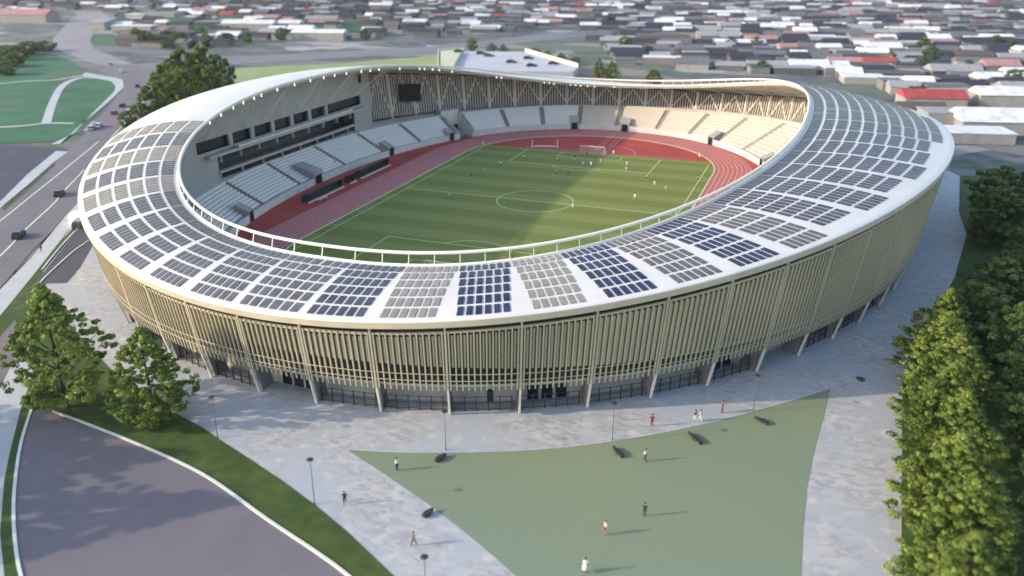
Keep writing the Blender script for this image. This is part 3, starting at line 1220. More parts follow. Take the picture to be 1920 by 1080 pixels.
def tree_meshes(name, seed, ncl, nleaf, leaf, mat_, peak=0.30, low=0.10, flat=0.65, shape=0.8, crad=0.15, stretch=1.0):
    """unit tree: height 1 in z, crown radius 1 in x and y; leaves are sized for a 12 m tree with a 5 m crown"""
    r = random.Random(seed)
    lob = [(r.uniform(0, TAU), r.uniform(0.06, 0.20), r.choice([2, 3, 4, 5])) for _ in range(4)]
    vs, fs, var = [], [], []
    cl = []
    for k in range(ncl):
        u = r.random() ** 0.9
        if u < peak:
            pr = 0.50 + 0.50 * (u / peak) ** 0.7
        else:
            pr = max(0.03, math.cos((u - peak) / (1 - peak) * PI / 2)) ** shape
        a = r.uniform(0, TAU)
        pr *= 1 + sum(b * math.sin(n * a + c + u * 5) for c, b, n in lob) * 0.8
        q = pr * (r.uniform(0.25, 1.0) ** 0.55)
        z = low + (1 - low) * u * 0.97
        cl.append((q * math.cos(a) * 5, q * math.sin(a) * 5, z * 12, r.uniform(0.7, 1.3) * 5 * crad * (0.6 + 0.6 * (1 - u)), r.uniform(-0.17, 0.17)))
    for cx, cy, cz, cr, cv in cl:
        for _ in range(nleaf):
            d = Vector((r.gauss(0, 1), r.gauss(0, 1), r.gauss(0, 1))).normalized()
            rr = cr * r.uniform(0.55, 1.05)
            p = Vector((cx + d.x * rr, cy + d.y * rr, cz + d.z * rr * flat))
            if stretch > 1:
                ax = Vector((cx, cy, 0.0))
                ax = ax.normalized() if ax.length > .1 else Vector((1, 0, 0))
                k_ = (p - Vector((cx, cy, cz))).dot(ax) * (stretch - 1)
                p = p + ax * k_ + Vector((0, 0, 0.22 * k_))
            nn = (d + Vector((0, 0, 0.6)) + Vector((r.uniform(-.7, .7), r.uniform(-.7, .7), r.uniform(-.7, .7)))).normalized()
            t1 = nn.cross(Vector((r.uniform(-1, 1), r.uniform(-1, 1), r.uniform(-1, 1)))).normalized()
            t2 = nn.cross(t1)
            s1, s2 = leaf * r.uniform(0.6, 1.2), leaf * r.uniform(0.35, 0.7)
            i0 = len(vs)
            for a_, b_ in ((-1, 0), (0, -1), (1, 0), (0, 1)):
                q = p + t1 * s1 * a_ * 0.5 + t2 * s2 * b_ * 0.5
                vs.append((q.x / 5, q.y / 5, max(0.02, q.z / 12)))
            fs.append((i0, i0 + 1, i0 + 2, i0 + 3))
            var.append(cv + r.uniform(-0.10, 0.10))
    me = bpy.data.meshes.new(name + '_crown')
    me.from_pydata(vs, [], fs)
    at = me.attributes.new('leafvar', 'FLOAT', 'FACE')
    at.data.foreach_set('value', var)
    me.materials.append(mat_)
    mb = MB()
    pts = [Vector((0, 0, 0)), Vector((.02, 0, .15)), Vector((-.02, .02, .4)), Vector((.01, 0, .7)), Vector((0, 0, .92))]
    mb.tube([Vector((p.x * 5, p.y * 5, p.z * 12)) for p in pts], [0.30, 0.24, 0.18, 0.10, 0.03], 7)
    for cx, cy, cz, cr, cv in cl[:16]:
        z0 = max(1.2, cz - 2.0)
        mb.tube([Vector((0, 0, z0)), Vector((cx * .5, cy * .5, (z0 + cz) / 2)), Vector((cx * .92, cy * .92, cz))], [0.10, 0.06, 0.025], 5)
    mb.v = [(x / 5, y / 5, z / 12) for x, y, z in mb.v]
    mt = bpy.data.meshes.new(name + '_trunk')
    mt.from_pydata(mb.v, [], mb.f)
    mt.materials.append(M['bark'])
    return me, mt


TV = {
    'near_a': tree_meshes('ta', 11, 420, 52, 0.40, M['leaf'], 0.24, 0.06, 0.55, 1.0, 0.085, 1.4),
    'near_b': tree_meshes('tb', 23, 400, 52, 0.40, M['leaf'], 0.30, 0.05, 0.55, 0.9, 0.088, 1.4),
    'lime_a': tree_meshes('tc', 31, 420, 56, 0.38, M['leaf_lime'], 0.22, 0.03, 0.6, 1.05, 0.095, 1.3),
    'lime_b': tree_meshes('td', 47, 420, 56, 0.38, M['leaf_lime'], 0.26, 0.03, 0.6, 0.95, 0.095, 1.3),
    'dark_a': tree_meshes('te', 51, 130, 50, 0.75, M['leaf_dark'], 0.40, 0.08, 0.75, 0.6, 0.17),
    'dark_b': tree_meshes('tf', 67, 130, 50, 0.75, M['leaf_dark'], 0.45, 0.06, 0.75, 0.55, 0.17),
    'olive': tree_meshes('tg', 71, 120, 42, 0.85, M['leaf_olive'], 0.45, 0.06, 0.8, 0.55, 0.18),
}


def tree(kind, x, y, h, rad, label, group=None, name='tree', cat='tree'):
    r = random.Random(int(x * 13 + y * 7 + 1000))
    t = empty(name, (x, y, -0.03), r.uniform(0, TAU), label, cat, group)
    cr, tr = TV[kind]
    for nm, me in (('crown', cr), ('trunk', tr)):
        o = bpy.data.objects.new(nm, me)
        COL.objects.link(o)
        o.parent = t
        o.scale = (rad, rad, h)
    return t


tree('near_a', -26.2, -113.6, height_to(-26.2, -113.6, 526), 6.0, 'tall broad green tree at the left edge, by the tip of the dark car park')
tree('near_b', -12.6, -112.6, height_to(-12.4, -112.8, 612), 5.0, 'yellow-green tree on the grass in front of the left end of the fin wall')
for k, (x, y, h, r_) in enumerate([(-44, -131, 14, 7), (-46, -141, 18, 8), (-58, -139, 16, 8), (-36, -147.5, 19, 8)]):
    tree('near_a' if k % 2 else 'near_b', x, y, h, r_, 'green tree beyond the left edge shading the car park, %s' % ['nearest the tip', 'second', 'farthest out', 'nearest the camera'][k], 'trees left of the dark car park')
rowt = [(81.6, -63, 13.0, 4.6), (80.8, -70.5, 12.4, 5.0), (81.2, -78, 12.6, 5.0), (79.8, -85.5, 12.0, 5.2), (80.2, -93, 12.4, 5.1), (79.0, -101, 11.6, 5.2), (79.4, -109, 11.4, 5.2), (78.4, -117, 11.2, 5.2)]
ordn = ['farthest', 'second farthest', 'third farthest', 'fourth farthest', 'fifth from the far end', 'sixth from the far end', 'seventh from the far end', 'nearest']
for (x, y, h, r_), o_ in zip(rowt, ordn):
    tree('lime_a' if int(y) % 2 else 'lime_b', x, y, h, r_, 'bright yellow-green tree, %s along the right-hand paving' % o_, 'trees in a row along the right-hand paving')
back = [(91.5, -60, 10.5, 5), (92, -72, 10, 5), (91.5, -84, 10, 5), (91, -96, 9.5, 5), (92, -108, 9.5, 5), (91, -119, 9, 5)]
for k, (x, y, h, r_) in enumerate(back):
    tree('dark_a' if k % 2 else 'dark_b', x, y, h, r_, 'dark tree behind the bright right-hand row, %s from the far end' % ['first', 'second', 'third', 'fourth', 'fifth', 'sixth'][k], 'dark trees behind the bright row at the right edge')
for k, (x, y, h, r_) in enumerate([(88, -49, 9, 5), (92.5, -38, 10, 5.4), (99, -30, 10.5, 5.5), (101, -16, 11, 5.5), (98, 2, 12, 6.2), (110, -8, 12, 6), (100, 17, 13, 6.6), (112, 14, 12, 6), (119, 26, 12, 6), (111, 33, 11, 6), (122, 8, 11, 6), (100, -48, 10, 5), (109, -30, 11, 5.5), (118, -18, 11, 5.5)]):
    tree('dark_a' if k % 2 else 'dark_b', x, y, h, r_, 'dark tree east of the stadium wall, %s from the near end' % ['1st', '2nd', '3rd', '4th', '5th', '6th', '7th', '8th', '9th', '10th', '11th', '12th', '13th', '14th'][k], 'dark trees between the stadium and the warehouses')
for k, (u, v, vt, wd) in enumerate([(318, 205, 118, 62), (352, 190, 92, 66), (388, 186, 84, 66), (418, 190, 104, 60), (345, 215, 130, 70), (385, 205, 120, 70), (300, 228, 150, 62), (330, 160, 108, 50)]):
    g = G(u, v)
    dist = (g - CAM).dot(_fw)
    tree('olive', g.x, g.y, height_to(g.x, g.y, vt), wd / 2 * dist / F, 'tall olive-green tree, %s in the dense clump beyond the west roof' % ['at the left', 'left of centre', 'tallest', 'right-hand', 'front left', 'front right', 'lowest left', 'rearmost'][k], 'trees in the clump beyond the west roof')
for k, (u, v, vt, wd) in enumerate([(268, 235, 192, 44), (240, 240, 208, 30), (290, 232, 196, 34)]):
    g = G(u, v)
    dist = (g - CAM).dot(_fw)
    tree('olive', g.x, g.y, height_to(g.x, g.y, vt), wd / 2 * dist / F, 'small olive tree beside the main road, %s of three' % ['middle', 'left', 'right'][k], 'small trees beside the main road')
nt_ = [(885, 95, 71, 20), (922, 98, 79, 20), (944, 98, 82, 18), (1003, 108, 90, 24), (1026, 112, 94, 24), (1052, 116, 98, 24), (1078, 122, 106, 20), (1122, 145, 108, 26), (1146, 148, 113, 34), (1225, 162, 130, 34)]
for k, (u, v, vt, wd) in enumerate(nt_):
    g = G(u, v)
    dist = (g - CAM).dot(_fw)
    tree('lime_b' if k % 3 else 'olive', g.x, g.y, height_to(g.x, g.y, vt), wd / 2 * dist / F, 'small round tree behind the car deck, %s from the left' % ['1st', '2nd', '3rd', '4th', '5th', '6th', '7th', '8th', '9th', '10th'][k], 'trees behind the car deck')
pt = [(14, 108), (36, 112), (58, 102), (24, 124), (84, 96), (10, 140)]
for k, (u, v) in enumerate(pt):
    g = G(u, v)
    tree('dark_a' if k % 2 else 'dark_b', g.x, g.y, rnd.uniform(6, 9), rnd.uniform(6, 8), 'dark tree at the left edge of the park, %s' % ['left one at the back', 'middle one at the back', 'second from the road', 'left of centre in front', 'nearest the upper road', 'lowest and nearest'][k], 'trees at the far edge of the park')

# ---------------------------------------------------------------- street lamps
def lamp(u, v, h, label):
    g = G(u, v)
    t = empty('street_lamp', (g.x, g.y, 0), 0, label, 'street lamp', 'lamps round the plaza')
    mb = MB()
    mb.tube([(0, 0, -0.05), (0, 0, 0.5), (0, 0, h)], [0.08, 0.055, 0.04], 8)
    mb.build('pole', M['pole'], t, True)
    mb = MB()
    mb.tube([(0, 0, h - 0.05), (0, 0, h + .02), (0, 0, h + 0.10), (0, 0, h + 0.16)], [0.08, 0.36, 0.36, 0.15], 16)
    mb.build('lamp_head', M['steel_dark'], t)
    return t


lamp(590, 945, 5.6, 'dark disc-topped lamp post on the lawn edge above the walking person')
lamp(836, 843, 5.2, 'thin lamp post on the court edge, below the middle of the facade')
lamp(1148, 826, 5.2, 'thin lamp post on the court edge, left of the red-clad walkers')
lamp(1412, 771, 5.2, 'thin lamp post near the right corner of the green court')
lamp(408, 820, 5.6, 'dark lamp post right of the yellow-green tree')
lamp(800, 1138, 5.6, 'lamp post cut by the bottom edge with only its head and upper pole in view')

t = empty('canopy', (G(152, 420).x, G(152, 420).y, 0), 0.9, 'small white rounded canopy beside the service road, left of the stadium wall', 'canopy')
mb = MB()
for k in range(8):
    a, b = PI * k / 8, PI * (k + 1) / 8
    mb.prism([(2.1 * math.cos(a), -3.2, .6 + 1.7 * math.sin(a)), (2.1 * math.cos(b), -3.2, .6 + 1.7 * math.sin(b)), (2.1 * math.cos(b), 3.2, .6 + 1.7 * math.sin(b)), (2.1 * math.cos(a), 3.2, .6 + 1.7 * math.sin(a))],
             [(2.2 * math.cos(a), -3.2, .6 + 1.8 * math.sin(a)), (2.2 * math.cos(b), -3.2, .6 + 1.8 * math.sin(b)), (2.2 * math.cos(b), 3.2, .6 + 1.8 * math.sin(b)), (2.2 * math.cos(a), 3.2, .6 + 1.8 * math.sin(a))])
mb.build('shell', M['white'], t)
for x in (-2.1, 2.1):
    mb = MB()
    mb.box((x, 0, .3), (.25, 6.2, .62))
    mb.build('side_wall', M['conc_light'], t)

# ---------------------------------------------------------------- wedge benches
wb = [((816, 868), (837, 854), 'left part of the court, below the middle lamp post'), ((1168, 860), (1148, 840), 'court, just right of the lamp post left of the walkers'),
      ((1315, 835), (1289, 813), 'court, below the red-and-white walkers'), ((1440, 798), (1414, 785), 'court, below the right-hand lamp post'),
      ((793, 972), (813, 957), 'pale paving, at the left edge of the court'), ((1690, 676), (1674, 670), 'shaded paving beside the bright row of trees'), ((1620, 716), (1605, 710), 'shaded paving right of the court tip')]
for a, b, w_ in wb:
    A, B = G(*a), G(*b)
    c = (A + B) / 2
    d = (B - A)
    L = d.length * 0.92
    d.normalize()
    t = empty('wedge_bench', (c.x, c.y, -0.02), math.atan2(d.y, d.x), 'dark tapered bench on the ' + w_, 'bench', 'dark tapered benches round the court')
    mb = MB()
    mb.prism([(-L / 2, -.2, .1), (-L * .1, -.33, .1), (L / 2, -.05, .1), (L / 2, .05, .1), (-L * .1, .33, .1), (-L / 2, .2, .1)], [(-L / 2, -.2, .42), (-L * .1, -.33, .45), (L / 2, -.05, .45), (L / 2, .05, .45), (-L * .1, .33, .45), (-L / 2, .2, .42)])
    mb.build('seat', M['steel_dark'], t)
    mb = MB()
    mb.prism([(-L * .4, -.25, 0), (L * .35, -.08, 0), (L * .35, .08, 0), (-L * .4, .25, 0)], [(-L * .4, -.25, .1), (L * .35, -.08, .1), (L * .35, .08, .1), (-L * .4, .25, .1)])
    mb.build('plinth', M['conc_dark'], t)

# ---------------------------------------------------------------- people
cloth = {k: mat('cloth_' + k, c, 0.85) for k, c in {
    'white': (0.72, 0.73, 0.66), 'dark': (0.02, 0.022, 0.03), 'red': (0.22, 0.02, 0.03), 'maroon': (0.12, 0.03, 0.03), 'yellow': (0.66, 0.66, 0.12), 'green': (0.02, 0.045, 0.02),
    'grey': (0.10, 0.10, 0.12), 'pink': (0.55, 0.40, 0.36), 'brown': (0.10, 0.05, 0.035), 'pale': (0.50, 0.56, 0.38)}.items()}
skin = mat('skin', (0.42, 0.25, 0.17), 0.6)
hairm = mat('hair', (0.03, 0.02, 0.015), 0.7)


def body_mesh(pose):
    V, E, Rd = [], [], []

    def add(p, r, par=None):
        V.append(p)
        Rd.append(r)
        if par is not None:
            E.append((par, len(V) - 1))
        return len(V) - 1
    st, ar = {'stand': (0.03, 0.05), 'walk': (0.24, 0.22), 'run': (0.42, 0.38)}[pose]
    pel = add((0, 0, 0.95), 0.15)
    wa = add((0, 0.0, 1.10), 0.13, pel)
    ch = add((0, 0.02, 1.32), 0.16, wa)
    nk = add((0, 0.02, 1.47), 0.065, ch)
    hd = add((0, 0.03, 1.58), 0.085, nk)
    h2 = add((0, 0.045, 1.67), 0.095, hd)
    add((0, 0.04, 1.73), 0.06, h2)
    for s in (-1, 1):
        hp = add((0.10 * s, 0, 0.88), 0.10, pel)
        kn = add((0.11 * s, st * s * 0.6 + 0.04, 0.50), 0.065, hp)
        lift = 0.18 if (pose == 'run' and s < 0) else 0.0
        an = add((0.11 * s, st * s - 0.02, 0.10 + lift), 0.042, kn)
        add((0.12 * s, st * s + 0.16, 0.045 + lift), 0.038, an)
        sh = add((0.20 * s, 0.01, 1.38), 0.062, ch)
        el = add((0.26 * s, -ar * s * 0.5 - 0.02, 1.12), 0.045, sh)
        wr = add((0.27 * s, -ar * s + 0.06, 0.88), 0.028, el)
        pm = add((0.27 * s, -ar * s + 0.08, 0.81), 0.030, wr)
        for f in range(4):
            add((0.27 * s + (f - 1.5) * 0.018, -ar * s + 0.10 + 0.004 * f, 0.73 + 0.012 * abs(f - 1.5)), 0.009, pm)
        add((0.25 * s, -ar * s + 0.125, 0.79), 0.010, pm)
    me = bpy.data.meshes.new('sk')
    me.from_pydata(V, E, [])
    o = bpy.data.objects.new('sk', me)
    COL.objects.link(o)
    m = o.modifiers.new('s', 'SKIN')
    for i, r in enumerate(Rd):
        me.skin_vertices[0].data[i].radius = (r, r * 0.85 if i in (0, 1, 2) else r)
        me.skin_vertices[0].data[i].use_root = (i == 0)
    ss = o.modifiers.new('ss', 'SUBSURF')
    ss.levels = ss.render_levels = 1
    dg_ = bpy.context.evaluated_depsgraph_get()
    dg_.update()
    out = bpy.data.meshes.new_from_object(o.evaluated_get(dg_))
    bpy.data.objects.remove(o)
    return out


BM = {k: body_mesh(k) for k in ('stand', 'walk', 'run')}
hb = MB()
hb.tube([(0, 0.02, 1.62), (0, 0.01, 1.68), (0, 0.02, 1.755), (0, 0.03, 1.79)], [0.09, 0.108, 0.085, 0.02], 10)
hair_me = hb.build('hair', hairm).data
bpy.data.objects.remove(bpy.data.objects['hair'])


def person(u, v, pose, top, bot, label, heading=0.0, shorts=False, z=0.0, group='people on the plaza', dress=False, sc_=1.0):
    g = G(u, v, z)
    t = empty('person', (g.x, g.y, g.z - 0.005), heading, label, 'person', group)
    t.scale = (sc_, sc_, sc_)
    me = BM[pose].copy()
    me.materials.clear()
    for m in (skin, cloth[top], cloth[bot], cloth['dark']):
        me.materials.append(m)
    for p in me.polygons:
        c = p.center
        if c.z < 0.09 + (0.18 if pose == 'run' and c.x < 0 else 0):
            p.material_index = 3
        elif c.z < 0.97 and abs(c.x) < 0.215:
            p.material_index = 0 if (shorts and c.z < 0.56) else 2
        elif c.z < 1.44 and (abs(c.x) < 0.215 or c.z > 1.15):
            p.material_index = 1
        p.use_smooth = True
    o = bpy.data.objects.new('body', me)
    COL.objects.link(o)
    o.parent = t
    h = bpy.data.objects.new('hair', hair_me)
    COL.objects.link(h)
    h.parent = t
    if dress:
        mb = MB()
        mb.tube([(0, 0, 0.45), (0, 0, 0.95), (0, 0.01, 1.15)], [0.34, 0.20, 0.16], 12)
        mb.build('dress_skirt', cloth[top], t, True)
    return t


person(745, 882, 'stand', 'white', 'dark', 'person in white top and dark trousers standing on the left tip of the green court', 1.2)
person(647, 946, 'walk', 'dark', 'dark', 'person in black walking on the pale paving right of the disc-topped lamp', 0.6)
person(776, 1023, 'walk', 'grey', 'dark', 'person in dark grey walking on the paving near the bottom lamp head', -0.5)
person(1222, 799, 'stand', 'maroon', 'maroon', 'person in dark red standing alone on the lit paving, leftmost of the red-clad walkers', 0.3)
person(1303, 790, 'walk', 'red', 'pale', 'person in a red top walking beside someone in white on the lit paving', 1.4)
person(1313, 790, 'walk', 'white', 'white', 'person in white walking beside someone in a red top', 1.4)
person(1354, 774, 'stand', 'brown', 'maroon', 'person in brown standing on the lit paving, right of the red-and-white pair', 2.0)
person(1210, 865, 'walk', 'white', 'green', 'person in white top and green trousers walking on the upper part of the court', 1.2)
person(1208, 968, 'stand', 'green', 'green', 'person all in dark green standing in the middle of the court', 0.2)
person(1135, 1002, 'stand', 'pink', 'dark', 'person in pink top and dark shorts on the lower court', 2.4, True)
person(1097, 1073, 'stand', 'white', 'grey', 'person in a wide white dress at the bottom of the court', 0.4, dress=True)
person(78, 472, 'walk', 'grey', 'dark', 'person in dark clothes walking on the roadside sidewalk at the left', 0.7, group='people on the plaza')
person(549, 346, 'stand', 'dark', 'dark', 'person in black standing on the west stand walkway left of the big portal', 0, z=1.2, group='people on the west stand')
person(628, 313, 'stand', 'dark', 'grey', 'person in black standing on the west stand walkway right of the big portal', 0, z=1.2, group='people on the west stand')
PL = [(939, 313, 'white', 'dark', 'left of the far penalty area'), (982, 301, 'pale', 'dark', 'at the left side of the far penalty area'), (1045, 305, 'yellow', 'dark', 'inside the far penalty area, left of the goal'),
      (1042, 328, 'yellow', 'dark', 'in a bright yellow shirt just outside the far penalty area'), (1065, 332, 'dark', 'dark', 'in the shade between the circle and the penalty area'), (1078, 302, 'dark', 'white', 'left of the goal mouth in the penalty area'),
      (1093, 312, 'white', 'white', 'leftmost of three in front of the goal'), (1108, 313, 'white', 'white', 'middle one of three in front of the goal'), (1126, 307, 'white', 'white', 'rightmost of three in front of the goal'),
      (1100, 294, 'dark', 'dark', 'standing on the goal line between the posts'), (884, 338, 'dark', 'pale', 'near the left touchline in the shade'), (909, 324, 'pale', 'pale', 'in the shaded left half, nearest the far left corner'),
      (1074, 393, 'yellow', 'white', 'on the right edge of the centre circle'), (843, 371, 'pale', 'white', 'near the halfway line at the left'), (1175, 313, 'white', 'pale', 'upper of two sunlit ones right of the goal'),
      (1174, 323, 'white', 'pale', 'lower of two sunlit ones right of the goal'), (1213, 338, 'white', 'dark', 'on the sunlit right side, just below the penalty area corner'), (1227, 350, 'white', 'white', 'on the sunlit right side, middle of three in a slanting line'),
      (1248, 358, 'white', 'white', 'on the sunlit right side, lowest of three in a slanting line'), (1190, 375, 'white', 'white', 'alone in the sun right of the centre circle'), (1308, 341, 'yellow', 'dark', 'on the right touchline')]
for k, (u, v, tp, bt, w_) in enumerate(PL):
    person(u, v, ('run', 'walk', 'stand')[k % 3], tp, bt, 'football player ' + w_, k * 1.3, True, 0.02, 'football players on the pitch')

# ---------------------------------------------------------------- goals, uprights, dugouts
for y, s, lb in ((52.5, 1, 'white football goal at the far end of the pitch'), (-52.5, -1, 'white football goal at the near end of the pitch')):
    t = empty('football_goal', (0, y, 0.02), 0, lb, 'goal', 'football goals')
    mb = MB()
    mb.tube([(-3.66, 0, 0), (-3.66, 0, 2.44), (3.66, 0, 2.44), (3.66, 0, 0)], 0.09, 8)
    mb.build('goal_frame', M['rim'], t)
    mb = MB()
    for x in (-3.66, 3.66):
        mb.bar((x, 0, 2.4), (x, 1.9 * s, 0.05), 0.06)
    mb.bar((-3.66, 1.9 * s, .05), (3.66, 1.9 * s, .05), 0.06)
    for k in range(15):
        x = -3.66 + 7.32 * k / 14
        mb.bar((x, 0.05 * s, 2.4), (x, 1.85 * s, 0.05), 0.02)
    for k in range(8):
        mb.bar((-3.66, 1.9 * s * k / 8, 2.4 - 2.3 * k / 8), (3.66, 1.9 * s * k / 8, 2.4 - 2.3 * k / 8), 0.02)
    mb.build('net', M['rim'], t)
pA, pB = G(998, 275), G(1045, 276)
c = (pA + pB) / 2
t = empty('high_jump_stand', (c.x, c.y, 0.02), math.atan2(pB.y - pA.y, pB.x - pA.x), 'white pair of jump uprights at the left of the red infield', 'jump stand')
hw = (pB - pA).length / 2
for s in (-1, 1):
    mb = MB()
    mb.box((hw * s, 0, 1.1), (0.22, 0.22, 2.2))
    mb.box((hw * s, 0, 0.05), (0.7, 0.7, 0.1))
    mb.build('upright', M['rim'], t)
mb = MB()
mb.box((0, 0.6, 0.12), (hw * 1.7, 0.35, 0.24))
mb.build('mat', M['rim'], t)
for (u, v, lb) in ((906, 271, 'small white marker post beside the track at the far left bend'), (1311, 294, 'small white marker post in the far right corner of the red infield'), (1150, 289, 'white marker board right of the far goal')):
    g = G(u, v)
    t = empty('marker_post', (g.x, g.y, 0.02), 0, lb, 'marker post')
    mb = MB()
    mb.box((0, 0, 0.5), (0.35, 0.25, 1.0))
    mb.build('board', M['rim'], t)
    mb = MB()
    mb.box((0, 0, 0.04), (0.6, 0.5, 0.08))
    mb.build('foot', M['steel_dark'], t)
M['dug'] = mat('dugout_shell', (0.022, 0.055, 0.05), 0.35, 0.2, 1.0)
for (ya, yb, lb) in ((-20.6, -4.6, 'long dark green team shelter nearer the camera beside the track'), (4.2, 20.4, 'long dark team shelter farther away beside the track'), (-1.3, 1.6, 'short dark officials shelter between the two long ones')):
    L = yb - ya
    t = empty('team_shelter', (-50.6, (ya + yb) / 2, 0.0), 0, lb, 'dugout', 'team shelters beside the track')
    mb = MB()
    ar = [(-0.9 + 0.0, 0.0), (-0.9, 1.3), (-0.55, 1.85), (0.1, 2.1), (0.65, 2.05)]
    for (x1, z1), (x2, z2) in zip(ar[:-1], ar[1:]):
        mb.prism([(x1, -L / 2, z1), (x2, -L / 2, z2), (x2, L / 2, z2), (x1, L / 2, z1)], [(x1 + .02, -L / 2, z1 + .06), (x2 + .02, -L / 2, z2 + .06), (x2 + .02, L / 2, z2 + .06), (x1 + .02, L / 2, z1 + .06)])
    for s in (-1, 1):
        mb.poly([(-0.9, s * L / 2, 0), (0.3, s * L / 2, 0), (0.65, s * L / 2, 2.05), (0.1, s * L / 2, 2.1), (-0.55, s * L / 2, 1.85), (-0.9, s * L / 2, 1.3)])
    mb.build('shell', M['dug'], t)
    mb = MB()
    mb.box((-0.35, 0, 0.42), (0.5, L - 0.3, 0.12))
    mb.box((-0.35, 0, 0.2), (0.3, L - 0.6, 0.36))
    mb.build('bench_seat', M['steel_dark'], t)
    mb = MB()
    mb.box((0.95, 0, 0.10), (0.55, L, 0.2))
    mb.build('front_step', M['conc_light'], t)
g = G(603, 373)
t = empty('bench', (-48.2, -16.5, 0.02), 0, 'short pale bench in front of the nearer team shelter', 'bench')
mb = MB()
mb.box((0, 0, 0.42), (0.4, 3.6, 0.08))
mb.build('seat', M['conc_light'], t)
for y in (-1.4, 1.4):
    mb = MB()
    mb.box((0, y, 0.19), (0.35, 0.12, 0.38))
    mb.build('leg', M['conc_light'], t)

# ---------------------------------------------------------------- cars
carp = {k: mat('car_paint_' + k, c, 0.3, spec=0.6) for k, c in {'black': (0.012, 0.012, 0.016), 'white': (0.7, 0.7, 0.7), 'red': (0.35, 0.03, 0.03), 'silver': (0.35, 0.36, 0.38), 'blue': (0.03, 0.04, 0.12)}.items()}
tyre = mat('tyre', (0.015, 0.015, 0.015), 0.9)


def car(p, rz, col, label, group):
    t = empty('parked_car' if 'deck' in group else 'car', p, rz, label, 'car', group)
    mb = MB()
    lo = [(-2.25, -.88), (2.1, -.88), (2.3, -.55), (2.3, .55), (2.1, .88), (-2.25, .88), (-2.32, .6), (-2.32, -.6)]
    mb.prism([(x, y, 0.28) for x, y in lo], [(x, y, 0.62) for x, y in lo])
    mb.prism([(x, y, 0.621) for x, y in lo], [(x * .97, y * .93, 0.90) for x, y in lo])
    mb.prism([(-1.5, -.74, 1.30), (.55, -.74, 1.30), (.55, .74, 1.30), (-1.5, .74, 1.30)], [(-1.35, -.66, 1.44), (.35, -.66, 1.44), (.35, .66, 1.44), (-1.35, .66, 1.44)])
    mb.build('body', carp[col], t)
    mb = MB()
    mb.prism([(-2.0, -.82, .90), (1.2, -.82, .90), (1.2, .82, .90), (-2.0, .82, .90)], [(-1.5, -.72, 1.31), (.53, -.72, 1.31), (.53, .72, 1.31), (-1.5, .72, 1.31)])
    mb.build('windows', M['glass'], t)
    for x in (-1.4, 1.4):
        for y in (-.82, .82):
            mb = MB()
            mb.tube([(x, y - .1, .32), (x, y + .1, .32)], 0.32, 12)
            mb.build('wheel', tyre, t)
    return t


def heading(u1, v1, u2, v2):
    a, b = G(u1, v1), G(u2, v2)
    return math.atan2(b.y - a.y, b.x - a.x)


hw_ = heading(20, 470, 130, 345)
for (u, v, c_, lb) in [(112, 366, 'black', 'black car on the main road beside the west roof edge, nearer the camera lane'), (36, 444, 'black', 'large black car on the main road at the left edge'),
                       (230, 200, 'black', 'black car on the main road just before the small olive trees'), (258, 163, 'blue', 'dark car on the main road near the bend by the tree clump'),
                       (186, 238, 'white', 'white car on the main road, lower of the pale pair'), (214, 214, 'red', 'reddish car on the main road beside a white one'), (172, 243, 'silver', 'silver car at the left of the pale pair on the main road'),
                       (243, 212, 'white', 'white car at the roadside beside the leftmost small tree'), (207, 122, 'silver', 'silver car at the far junction'), (226, 136, 'white', 'white car just below the far junction')]:
    g = G(u, v)
    car((g.x, g.y, -0.02), hw_ + (0.12 if v < 170 else 0), c_, lb, 'cars on the main road')
# raised car deck behind the far rim
DZ = 3.6
dk = [(822, 98), (870, 96), (985, 97), (1084, 126), (1075, 134), (822, 134)]
dp = [G(u, v, DZ) for u, v in dk]
deck = empty('car_deck', (0, 0, 0), 0, 'raised pale concrete parking deck beyond the far rim', 'parking deck')
mb = MB()
mb.prism([(p.x, p.y, -0.1) for p in dp[::-1]], [(p.x, p.y, DZ) for p in dp[::-1]])
mb.build('deck_slab', mat('deck_surface', (0.42, 0.42, 0.47), 0.8, 0.08, 0.05), deck)
mb = MB()
for a, b in ((dp[5], dp[0]), (dp[0], dp[1]), (dp[2], dp[3])):
    mb.bar(a + Vector((0, 0, .9)), b + Vector((0, 0, .9)), 0.5, 1.8)
mb.build('parapet', mat('deck_parapet_paint', (0.58, 0.55, 0.42), 0.8, 0.06, 0.1), deck)
q = [G(u, v, DZ) for u, v in ((826, 101), (866, 99), (850, 131), (826, 131))]
mb = MB()
mb.prism([(p.x, p.y, DZ + .01) for p in q[::-1]], [(p.x, p.y, DZ + 1.6) for p in q[::-1]])
mb.build('ramp_block', mat('ramp_block_paint', (0.50, 0.48, 0.36), 0.8, 0.06, 0.1), deck)
for (u, v, w_) in [(861, 104, 'leftmost'), (902, 102, 'farthest, left of a close pair'), (917, 106, 'right one of the close pair'), (959, 118, 'near edge, left of centre'), (991, 111, 'middle, farther back'), (997, 125, 'nearest to the rim'), (1038, 121, 'rightmost')]:
    g = G(u, v, DZ)
    car((g.x, g.y, DZ + (1.6 if u < 866 else 0.01)), rnd.uniform(0.0, 0.5), 'black', 'dark parked car on the raised deck, ' + w_, 'cars parked on the raised deck').scale = (1.2, 1.2, 1.2)

